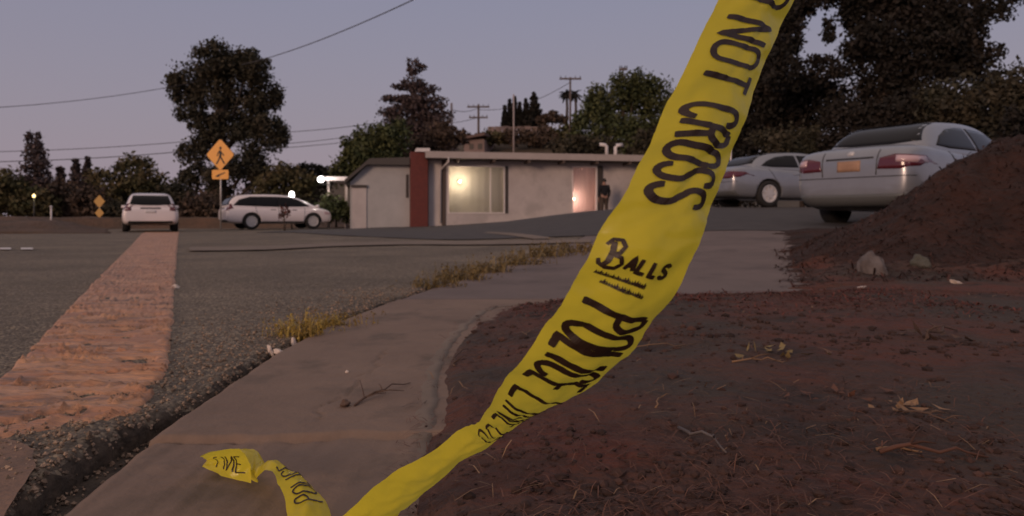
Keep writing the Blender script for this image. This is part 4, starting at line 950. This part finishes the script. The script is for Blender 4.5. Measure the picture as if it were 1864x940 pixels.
# ------------------------------------------------------------------ police tape
def ribs_from_pixels():
    ribs = []
    top = [((1352, -120), (1500, -120), .66), ((1330, -60), (1470, -55), .645), ((1308, -5), (1437, 20), .63), ((1275, 65), (1402, 92), .61), ((1238, 145), (1370, 172), .59), ((1200, 220), (1345, 250), .57), ((1168, 290), (1318, 316), .555), ((1133, 360), (1290, 388), .54),
           ((1090, 425), (1270, 453), .53), ((1058, 490), (1236, 522), .53), ((1028, 545), (1188, 584), .54), ((985, 605), (1147, 645), .555), ((940, 665), (1085, 695), .58), ((905, 715), (1015, 733), .62), ((880, 757), (950, 768), .68),
           ((862, 772), (903, 803), .74), ((830, 789), (850, 834), .80), ((772, 830), (806, 870), .87), ((720, 858), (762, 906), .94), ((670, 898), (735, 928), .99)]
    for L, R, d in top:
        wpx = math.hypot(R[0]-L[0], R[1]-L[1]); w3 = wpx*d/F; dl = math.sqrt(max(0, .076**2-w3*w3)); dl = min(dl, .05)
        ribs.append((P(*L, d-dl/2), P(*R, d+dl/2)))
    rest = [((628, 935), (722, 942), 1.03, 1.04), ((607, 957), (688, 990), 1.01, .97), ((600, 966), (600, 1018), 1.0, .93), ((603, 958), (538, 985), 1.01, .975), ((600, 928), (523, 938), 1.055, 1.03),
            ((576, 892), (517, 902), 1.10, 1.06), ((540, 868), (503, 872), 1.13, 1.085), ((510, 846), (486, 856), 1.17, 1.11), ((486, 846), (468, 868), 1.22, 1.14), ((463, 820), (466, 878), 1.27, 1.17), ((425, 818), (432, 874), 1.30, 1.22), ((376, 826), (388, 853), 1.28, 1.235),
            ((364, 832), (368, 850), 1.215, 1.205), ((385, 823), (394, 862), 1.175, 1.165), ((418, 818), (424, 872), 1.155, 1.155), ((436, 817), (457, 880), 1.145, 1.145)]
    for L, R, a, b in rest:
        p, q = P(*L, a), P(*R, b); p.z = max(p.z, .012); q.z = max(q.z, .012); ribs.append((p, q))
    return ribs
RB = ribs_from_pixels(); SUB = 14
LE = catmull([p[0] for p in RB], SUB); RE = catmull([p[1] for p in RB], SUB); NR = len(LE)
def tape_raw(i, v):
    i = min(max(i, 0), NR-1.001); a = int(i); t = i-a
    L = LE[a]*(1-t)+LE[a+1]*t; R = RE[a]*(1-t)+RE[a+1]*t; return L*(1-v)+R*v
def tape_n(i, v):
    a = tape_raw(i+.6, v)-tape_raw(i-.6, v); b = tape_raw(i, min(1, v+.1))-tape_raw(i, max(0, v-.1)); n = np.cross(a, b); l = np.linalg.norm(n); return n/l if l > 1e-9 else np.array([0, -1, 0])
def tape_pt(i, v, off=0):
    n = tape_n(i, v); k = i/SUB
    bulge = .009*math.sin(PI*v)+.0024*math.sin(k*3.1+v*4)*math.sin(k*.9)+.0022*fbm(k*1.7, v*3)+.0016*abs(fbm(k*.8+v*2.2, v*1.2-k*.5, 3, 2))*4*math.sin(PI*v)
    return tape_raw(i, v)+n*(bulge+off)
NV = 20; V = []; Fs = []
for i in range(NR):
    for j in range(NV+1): V.append(tape_pt(i, j/NV))
for i in range(NR-1):
    for j in range(NV):
        a = i*(NV+1)+j; Fs.append((a, a+1, a+NV+2, a+NV+1))
tape = tag(mesh_obj('barricade_tape', V, Fs, M['tape'], None, True), 'twisting yellow barricade tape printed with black police line lettering, curled on the gutter', 'barricade tape')
nsign = 1.0
cmid = tape_raw(8*SUB, .5); 
if np.dot(tape_n(8*SUB, .5), np.array([0, 0, CH])-cmid) < 0: nsign = -1.0
# arc length along the tape
arc = [0]
for i in range(1, NR): arc.append(arc[-1]+float(np.linalg.norm(tape_raw(i, .5)-tape_raw(i-1, .5))))
def i_of(u): return float(np.interp(u, arc, range(NR)))
def arcp(cx, cy, rx, ry_, a0, a1, n=10): return [(cx+rx*math.cos(math.radians(a0+(a1-a0)*k/n)), cy+ry_*math.sin(math.radians(a0+(a1-a0)*k/n))) for k in range(n+1)]
GL = {'D': [[(0, 0), (0, 1)], [(0, 1)]+arcp(.35, .75, .6, .25, 90, 0)+arcp(.35, .25, .6, .25, 0, -90)+[(0, 0)]],
      'O': [arcp(.5, .8, .5, .2, 0, 180)+arcp(.5, .2, .5, .2, 180, 360)+[(1, .8)]],
      'N': [[(0, 0), (0, 1), (1, 0), (1, 1)]], 'T': [[(.5, 0), (.5, 1)], [(-.05, 1), (1.05, 1)]],
      'C': [arcp(.5, .8, .5, .2, 0, 180)+arcp(.5, .2, .5, .2, 180, 360)],
      'R': [[(0, 0), (0, 1)], [(0, 1), (.5, 1)]+arcp(.5, .77, .45, .23, 90, -90)+[(0, .54)], [(.5, .54), (1, 0)]],
      'S': [arcp(.5, .78, .5, .22, 10, 180)+arcp(.5, .72, .5, .16, 180, 250, 4)+arcp(.5, .28, .5, .2, 70, 0, 4)+arcp(.5, .22, .5, .22, 0, -170)],
      'P': [[(0, 0), (0, 1)], [(0, 1), (.5, 1)]+arcp(.5, .76, .45, .24, 90, -90)+[(0, .52)]],
      'L': [[(0, 1), (0, 0), (.9, 0)]], 'I': [[(.5, 0), (.5, 1)]], 'E': [[(.9, 1), (0, 1), (0, 0), (.9, 0)], [(0, .5), (.75, .5)]],
      'A': [[(0, 0), (.5, 1), (1, 0)], [(.2, .35), (.8, .35)]], 'B': [[(0, 0), (0, 1)], [(0, 1)]+arcp(.4, .77, .45, .23, 90, -90)+arcp(.4, .27, .55, .27, 90, -90)+[(0, 0)]]}
GW = {'I': .25, 'T': .9}
ink_geo = []
def stroke(pts, w_, ):
    """pts in metres (u along, v across as fraction) -> ribbon of ink just above the film"""
    dense = []
    for a, b in zip(pts, pts[1:]):
        n = max(1, int(math.hypot(b[0]-a[0], (b[1]-a[1])*.076)/.0016))
        for k in range(n): dense.append((a[0]+(b[0]-a[0])*k/n, a[1]+(b[1]-a[1])*k/n))
    dense.append(pts[-1]); V = []; n = len(dense)
    for k, p in enumerate(dense):
        q0 = dense[max(0, k-1)]; q1 = dense[min(n-1, k+1)]; du = q1[0]-q0[0]; dv_ = (q1[1]-q0[1])*.076; l = math.hypot(du, dv_) or 1
        wk_ = 1.16*w_*(1+.07*noise.noise(Vector((p[0]*160, p[1]*14, 1.7)))); jx, jv = .0002*noise.noise(Vector((p[0]*90, p[1]*8, 5))), .006*noise.noise(Vector((p[0]*90, p[1]*8, 9))); p = (p[0]+jx, p[1]+jv)
        if k in (0, n-1): wk_ *= .8
        nu, nv = -dv_/l*wk_/2, du/l*wk_/2
        for s in (-1, 1): V.append(tape_pt(i_of(p[0]+s*nu), min(.995, max(.005, p[1]+s*nv/.076)), (.0009+.0002*noise.noise(Vector((p[0]*50, p[1]*9, 2))))*nsign))
    ink_geo.append((V, [(2*k, 2*k+1, 2*k+3, 2*k+2) for k in range(n-1)]))
def letter(ch, u0, wd, v0, v1, w_, slant=.004):
    for pl_ in GL[ch]:
        stroke([(u0+x*wd*GW.get(ch, 1)+slant*(y-.5), v0+(v1-v0)*y) for x, y in pl_], w_)
def u_at(py):                                 # arc length where the tape's middle passes a picture row
    for i in range(NR):
        p = tape_raw(i, .5)
        if HY-(p[2]-CH)/p[1]*F >= py: return arc[i]
def word(txt, ua, ub, v0, v1, w_):
    tot = sum(GW.get(c, 1) for c in txt)+.42*(len(txt)-1); wd = (ub-ua)/tot; u = ua
    for c in txt:
        letter(c, u, wd, v0, v1, w_); u += wd*(GW.get(c, 1)+.42)
word('DO', u_at(-62), u_at(12), .20, .82, .0048)
word('NOT', u_at(46), u_at(160), .17, .82, .0050)
word('CROSS', u_at(203), u_at(374), .17, .83, .0052)
word('POLICE', u_at(556), u_at(690), .13, .87, .0047)
word('LINE', u_at(706), u_at(757), .13, .87, .0040)
word('DO', u_at(764), u_at(785), .14, .84, .0034)
# maker's mark between the phrases: swash initial, small capitals and two lines of fine print, read across the tape
uL = u_at(487); 
def acr(pts): return [(uL-(y)*.0115+x*.0035, .10+x*.70) for x, y in pts]
stroke(acr([(.07, 1.55), (.10, .9), (.09, .2), (.05, -.15)]), .0034); stroke(acr([(.0, 1.25), (.05, 1.7), (.15, 1.75), (.22, 1.35), (.19, .9), (.11, .7), (.22, .62), (.27, .25), (.21, -.12), (.1, -.22), (.0, -.05), (-.03, .25)]), .0026)
for k, ch in enumerate('ALLS'):
    for pl_ in GL[ch]: stroke(acr([(.33+k*.17+x*.12+y*.02, y*.85) for x, y in pl_]), .0028)
for row, (a, b) in enumerate(((.02, .72), (.16, .74))):
    x = a
    while x < b:
        hh_ = random.uniform(.2, .38); stroke(acr([(x, -.8-row*.55), (x+.008, -.8-row*.55+hh_), (x+.018, -.8-row*.55), (x+.024, -.8-row*.55+hh_*.7)]), .0009); x += .034
# print on the curled end and on the rising part
uC0 = arc[int((len(RB)-4.1)*SUB)]; uC1 = arc[int((len(RB)-1.5)*SUB)]
nsave = nsign
def facing(u):
    i = i_of(u); return 1 if np.dot(tape_n(i, .5), np.array([0, 0, CH])-tape_raw(i, .5)) > 0 else -1
nsign = facing((uC0+uC1)/2); word('LINE', uC0+.45*(uC1-uC0), uC1, .30, .80, .0026)
ur0, ur1 = arc[int(24.3*SUB)], arc[int(26.6*SUB)]
nsign = facing((ur0+ur1)/2); word('POLICE', ur0, ur1, .12, .8, .003)
nsign = nsave
V, Fs = merge(ink_geo); mesh_obj('lettering', V, Fs, M['ink'], tape)

# ------------------------------------------------------------------ small things on the ground
def tuft(label, px, py, h, n, spread, m, grp='weeds along the gutter crack'):
    x, y = gp(px, py); r = random.Random(int(px*3+py)); V = []; Fs = []
    for k in range(n):
        bx, by_ = r.gauss(0, spread), r.gauss(0, spread*.5); a = r.uniform(0, 2*PI); lean = r.uniform(.1, .9); H = h*r.uniform(.4, 1.1); wd = .0018+.0012*r.random(); wd *= max(1, y/3)
        o = len(V); s = Vector((-math.sin(a), math.cos(a), 0))*wd
        for q in range(4):
            t = q/3; c = Vector((bx+math.cos(a)*lean*H*t*t*.8, by_+math.sin(a)*lean*H*t*t*.8, -.02+H*t*(1-.2*t*lean))); V += [c-s*(1-t*.8), c+s*(1-t*.8)]
        for q in range(3): Fs.append((o+2*q, o+2*q+1, o+2*q+3, o+2*q+2))
        for _ in range(3):                     # seed heads and leaflets
            c = Vector(V[-1])-Vector((0, 0, H*.4*r.random())); d = Vector((r.uniform(-1, 1), r.uniform(-1, 1), r.uniform(-.3, 1))).normalized()*wd*5; e = d.cross(Vector((r.random(), r.random(), 1))).normalized()*wd*1.8
            o = len(V); V += [c, c+d*.5+e, c+d, c+d*.5-e]; Fs.append((o, o+1, o+2, o+3))
    ob = mesh_obj('weed_tuft', V, Fs, M[m]); ob.location = (x, y, terr(x, y)); return tag(ob, label, 'weed', grp)
tuft('bright yellow weed tuft by the white scraps at the asphalt edge', 548, 612, .10, 150, .055, 'weed')
tuft('golden weed tuft just right of the bright yellow one', 598, 594, .085, 130, .07, 'weed')
tuft('sparse dry weed tuft right of the golden one', 640, 577, .05, 50, .07, 'weed_olive')
tuft('olive grass tuft at the bend of the gutter edge', 790, 523, .10, 110, .09, 'weed_olive')
tuft('tall olive grass tuft in the middle of the grass row', 840, 510, .14, 150, .12, 'weed_olive')
tuft('dark olive grass tuft ending the near grass row', 888, 497, .12, 130, .10, 'weed_olive')
tuft('pale weed tuft beside the driveway left of the tape', 945, 483, .14, 120, .15, 'weed_olive')
tuft('dry weed tuft farther along the driveway edge left of the tape', 1000, 468, .16, 120, .18, 'weed_olive')
tuft('farthest weed tuft beside the tape at the driveway edge', 1040, 460, .16, 120, .2, 'weed_olive')
def shard(name, label, cat, px, py, sz, m, seed, grp=None, h=1.0, dz=0):
    x, y = gp(px, py); r = random.Random(seed); bm = bmesh.new(); bmesh.ops.create_icosphere(bm, subdivisions=3, radius=1)
    for v in bm.verts:
        k = 1+.5*noise.noise(v.co*1.3+Vector((seed*3.1, 0, 0)))+.12*noise.noise(v.co*4+Vector((seed, 0, 0))); v.co = Vector((v.co.x*sz[0]*k, v.co.y*sz[1]*k, v.co.z*sz[2]*k))
    o = bm_obj(name, bm, M[m], None, False); o.location = (x, y, gz(x, y)+sz[2]*(.5 if name != 'pale_stone' else .1)+dz); o.rotation_euler = (r.uniform(-.3, .3), r.uniform(-.3, .3), r.uniform(0, 3)); return tag(o, label, cat, grp)
shard('paper_scrap', 'upright white scrap in the asphalt gap nearest the camera', 'litter', 492, 640, (.011, .006, .022), 'scrap', 1, 'white scraps by the weeds')
shard('paper_scrap', 'low white scrap beside the upright one at the asphalt gap', 'litter', 507, 642, (.016, .009, .009), 'scrap', 2, 'white scraps by the weeds')
shard('paper_scrap', 'white scrap leaning under the bright yellow weed', 'litter', 535, 620, (.010, .007, .026), 'scrap', 3, 'white scraps by the weeds')
shard('paper_scrap', 'tiny white scrap at the right side of the ribbed strip', 'litter', 319, 526, (.03, .02, .02), 'scrap', 4)
shard('pale_stone', 'pale grey stone at the foot of the dark mound', 'stone', 1588, 510, (.085, .08, .12), 'stone_pale', 5, 'stones at the mound foot')
shard('pale_stone', 'smaller greenish grey stone right of the pale one at the mound foot', 'stone', 1675, 506, (.07, .055, .05), 'stone_green', 6, 'stones at the mound foot')
shard('paper_scrap', 'flat white scrap on the dirt right of the mound stones', 'litter', 1740, 528, (.05, .02, .012), 'scrap', 8)
shard('paper_scrap', 'small white scrap on the dirt in front of the pale stone', 'litter', 1568, 538, (.03, .015, .008), 'scrap', 9)
shard('seed_pod', 'round brown seed pod on the concrete beside the dry twig', 'seed pod', 628, 748, (.011, .011, .010), 'twig', 10)
shard('pale_pebble', 'single pale pebble on the bare concrete gutter', 'pebble', 632, 684, (.005, .005, .004), 'scrap', 12)
def twig(label, px, py, px2, py2, r0, m, br=3, grp='twigs on the ground'):
    a = Vector((*gp(px, py), 0)); b = Vector((*gp(px2, py2), 0)); r = random.Random(int(px+py2)); pts = []
    L = (b-a).length
    for k in range(7):
        t = k/6; c = a.lerp(b, t)+Vector((r.gauss(0, .03)*L, r.gauss(0, .03)*L, 0)); c.z = gz(c.x, c.y)+r0+.10*L*math.sin(PI*t)*r.uniform(.2, 1); pts.append(c)
    geos = [tube_geo(pts, [r0*(1-.6*k/6) for k in range(7)], 6)]
    for _ in range(br):
        k = r.randint(1, 5); d = (b-a).normalized(); ang = r.choice((-1, 1))*r.uniform(.4, .9); d2 = Vector((d.x*math.cos(ang)-d.y*math.sin(ang), d.x*math.sin(ang)+d.y*math.cos(ang), r.uniform(0, .35)))*L*r.uniform(.2, .4)
        e = pts[k]+d2; e.z = max(e.z, gz(e.x, e.y)+r0*.5); geos.append(tube_geo([pts[k], (pts[k]+e)/2+Vector((0, 0, .004)), e], [r0*.6, r0*.5, r0*.25], 5))
    V, Fs = merge(geos); o = mesh_obj('twig', V, Fs, M[m], None, True); return tag(o, label, 'twig', grp)
twig('dry branched twig lying on the concrete gutter', 640, 748, 745, 708, .0028, 'twig', 5)
twig('thin dark twig on the dirt just right of the gutter bend', 815, 684, 850, 655, .003, 'twig', 2)
twig('pale straw stem crossing the dirt right of the tape', 1090, 692, 1255, 668, .0022, 'straw', 1)
twig('pale grey stick in the dirt at the bottom middle', 1232, 842, 1330, 895, .0035, 'stone_pale', 1)
twig('bent tan stem in the middle of the dirt', 1330, 712, 1440, 704, .0028, 'straw', 2)
twig('long reddish stick near the bottom right corner', 1600, 905, 1795, 912, .004, 'needle', 2)
twig('short tan stick above the reddish stick', 1590, 893, 1680, 900, .003, 'straw', 1)
twig('small upright pale stem at the bottom of the dirt', 1192, 800, 1204, 778, .0022, 'straw', 1)
twig('dark stick in the dirt below the mound', 1690, 660, 1745, 640, .006, 'twig', 2)
twig('thin stick lying at the right of the dirt', 1640, 815, 1735, 835, .0028, 'twig', 2)
# dry leaves heaped in the middle of the dirt
def leafheap(label, px, py, n, spread, m, sz):
    x0, y0 = gp(px, py); r = random.Random(px); V = []; Fs = []
    for _ in range(n):
        x, y = x0+r.gauss(0, spread), y0+r.gauss(0, spread*.6); c = Vector((x, y, gz(x, y)+.004+abs(r.gauss(0, .006)))); a = Vector((r.gauss(0, 1), r.gauss(0, 1), r.gauss(0, .35))).normalized(); b = a.cross(Vector((r.gauss(0, .4), r.gauss(0, .4), 1))).normalized()
        s = sz*r.uniform(.6, 1.3); o = len(V); up = Vector((0, 0, s*.25)); V += [c-a*s+up, c-a*s*.2+b*s*.42, c+a*s+up*.6, c-a*s*.2-b*s*.42, c-a*s*.1-up*.2]; Fs += [(o, o+1, o+4), (o+1, o+2, o+4), (o+2, o+3, o+4), (o+3, o, o+4)]
    return tag(mesh_obj('dry_leaves', V, Fs, M[m]), label, 'dry leaves', 'dry leaf clusters on the dirt')
leafheap('curled brown and pinkish dry leaf cluster in the middle of the dirt', 1525, 772, 10, .05, 'needle', .022)
leafheap('tan dry leaf cluster right of the centre of the dirt', 1660, 808, 12, .045, 'straw', .018)
leafheap('greenish straw cluster at the middle of the dirt', 1420, 690, 14, .07, 'weed_olive', .02)
leafheap('dark dry leaf cluster on the far right dirt', 1700, 655, 10, .08, 'twig', .025)
# needles, litter and gravel nobody could count
def scatter_sticks(name, n, region, lmin, lmax, wd, m, seed):
    r = np.random.default_rng(seed); V = []; Fs = []
    while len(Fs) < n:
        py = 540+(1180-540)*r.random()**1.1; px = region(py)[0]+(region(py)[1]-region(py)[0])*r.random()
        t = CH*F/(py-HY); x = (px-CX)/F*t; y = t
        if y > 4.6 or x < dirt_left(y)-.04: continue
        if r.random() > .12+1.5*max(0, .15+fbm(x*1.9, y*1.9, seed)): continue
        L = r.uniform(lmin, lmax); a = r.uniform(0, 2*PI); w_ = wd*(.6+.8*r.random())*max(1, y/1.6); d = Vector((math.cos(a), math.sin(a), r.normal()*.18))*L/2; s = Vector((-math.sin(a), math.cos(a), 0))*w_
        c = Vector((x, y, gz(x, y)+.003+.006*r.random())); o = len(V); bend = Vector((0, 0, .15*L*r.random())); V += [c-d-s, c-d+s, c+bend+s, c+bend-s, c+d+s*.4, c+d-s*.4]; Fs += [(o, o+1, o+2, o+3), (o+3, o+2, o+4, o+5)]
    return struct(mesh_obj(name, V, Fs, m), 'stuff')
scatter_sticks('fallen_needles', 8000, lambda py: (700, 1950), .012, .05, .0007, M['needle'], 3)
scatter_sticks('straw_litter', 500, lambda py: (750, 1950), .02, .06, .0009, M['straw'], 4)
def clods():
    r = np.random.default_rng(21); V = []; Fs = []; bm = bmesh.new(); bmesh.ops.create_icosphere(bm, subdivisions=1, radius=1); base = [v.co.copy() for v in bm.verts]; bf = [tuple(v.index for v in f.verts) for f in bm.faces]; bm.free()
    while len(Fs) < 80*700:
        py = 542+600*r.random()**1.2; px = 740+1200*r.random(); y = CH*F/(py-HY); x = (px-CX)/F*y
        if y > 4.6 or x < dirt_left(y)+.01 or r.random() > .1+1.6*max(0, .1+fbm(x*1.5, y*1.5, 31)): continue
        sz = (.0025+.009*r.random()**4)*(.7+.3*y); o = len(V); q = r.normal(size=3); sc_ = .6+.7*r.random(3)
        for b in base:
            k = 1+.5*noise.noise(b*1.4+Vector(q*5)); V.append((x+b.x*sz*k*sc_[0], y+b.y*sz*k*sc_[1], gz(x, y)+sz*.15+b.z*sz*k*.65))
        Fs += [tuple(o+i for i in f) for f in bf]
    struct(mesh_obj('soil_clods', V, Fs, M['clod']), 'stuff')
M['clod'] = mat('clod', (.07, .034, .026), .95, (.04, .022, .018), 6, island=.5)
clods()
def mulch():
    r = np.random.default_rng(9); V = []; Fs = []
    while len(Fs) < 9000:
        y = 4.5+2.6*r.random(); x = 1.6+4.2*r.random()
        if x < dirt_left(y)-.02: continue
        L = r.uniform(.02, .09); a = r.uniform(0, 2*PI); w_ = .003+.004*r.random(); d = Vector((math.cos(a), math.sin(a), r.normal()*.5))*L/2; q = Vector((-math.sin(a), math.cos(a), 0))*w_
        c = Vector((x, y, max(gz(x, y), terr(x, y))+.008*r.random())); o = len(V); b = Vector((0, 0, .2*L*r.random())); V += [c-d-q, c-d+q, c+b+q, c+b-q, c+d+q*.4, c+d-q*.4]; Fs += [(o, o+1, o+2, o+3), (o+3, o+2, o+4, o+5)]
    struct(mesh_obj('mulch_chips', V, Fs, M['chip']), 'stuff')
M['chip'] = mat('chip', (.06, .022, .016), .9, (.03, .013, .010), 4, island=.6)
mulch()
def red_mulch():
    r = np.random.default_rng(19); V = []; Fs = []
    while len(Fs) < 7000:
        y = 2.6+1.5*r.random()**.7; x = -.2+2.4*r.random()
        if x < dirt_left(y)+.0 or r.random() > sst(2.5, 3.7, y)*(.25+1.5*max(0, .2+fbm(x*2.2, y*2.2, 40))): continue
        L = r.uniform(.01, .045); a = r.uniform(0, 2*PI); w_ = .0015+.003*r.random(); d = Vector((math.cos(a), math.sin(a), r.normal()*.3))*L/2; q = Vector((-math.sin(a), math.cos(a), 0))*w_
        c = Vector((x, y, gz(x, y)+.002+.006*r.random())); o = len(V); b = Vector((0, 0, .2*L*r.random())); V += [c-d-q, c-d+q, c+b+q, c+b-q, c+d+q*.4, c+d-q*.4]; Fs += [(o, o+1, o+2, o+3), (o+3, o+2, o+4, o+5)]
    struct(mesh_obj('red_mulch', V, Fs, M['chip_red']), 'stuff')
M['chip_red'] = mat('chip_red', (.15, .038, .026), .9, (.08, .028, .02), 4, island=.5)
red_mulch()
def gravel():
    r = np.random.default_rng(5); V = []; Fs = []; oct_ = [(1, 0, 0), (0, 1, 0), (-1, 0, 0), (0, -1, 0), (0, 0, 1), (0, 0, -1)]
    of = [(0, 1, 4), (1, 2, 4), (2, 3, 4), (3, 0, 4), (1, 0, 5), (2, 1, 5), (3, 2, 5), (0, 3, 5)]
    for k in range(7000):
        y = .9+3.6*r.random()**1.6
        if k % 3 == 0: x = aedge(y)+r.normal()*.02-.0
        else: x = aedge(y)-abs(r.normal())*.28
        if k % 9 == 0 and y > 1.7: x = edge(y)-.02+r.normal()*.01
        if x > aedge(y)-.004 and y < 1.8 and k % 2: continue
        if k % 4 == 1: y = 1.05+.95*r.random(); x = -.86-.75*r.random()-.1*(y-1.1); x = min(x, aedge(y)-.01)
        s = .0022+.0045*r.random()**2.2; z = terr(x, y)-(.058 if y < 1.7 else .03) if x > aedge(y) else road_z(x, y); R = Matrix.Rotation(r.random()*6, 3, 'Z')@Matrix.Rotation(r.random()*6, 3, 'X'); o = len(V)
        for p in oct_:
            q = R@(Vector(p)*s*(.7+.6*r.random())); V.append((x+q.x, y+q.y, z+s*.4+q.z))
        Fs += [tuple(o+i for i in f) for f in of]
    struct(mesh_obj('gravel', V, Fs, M['pebble']), 'stuff')
gravel()
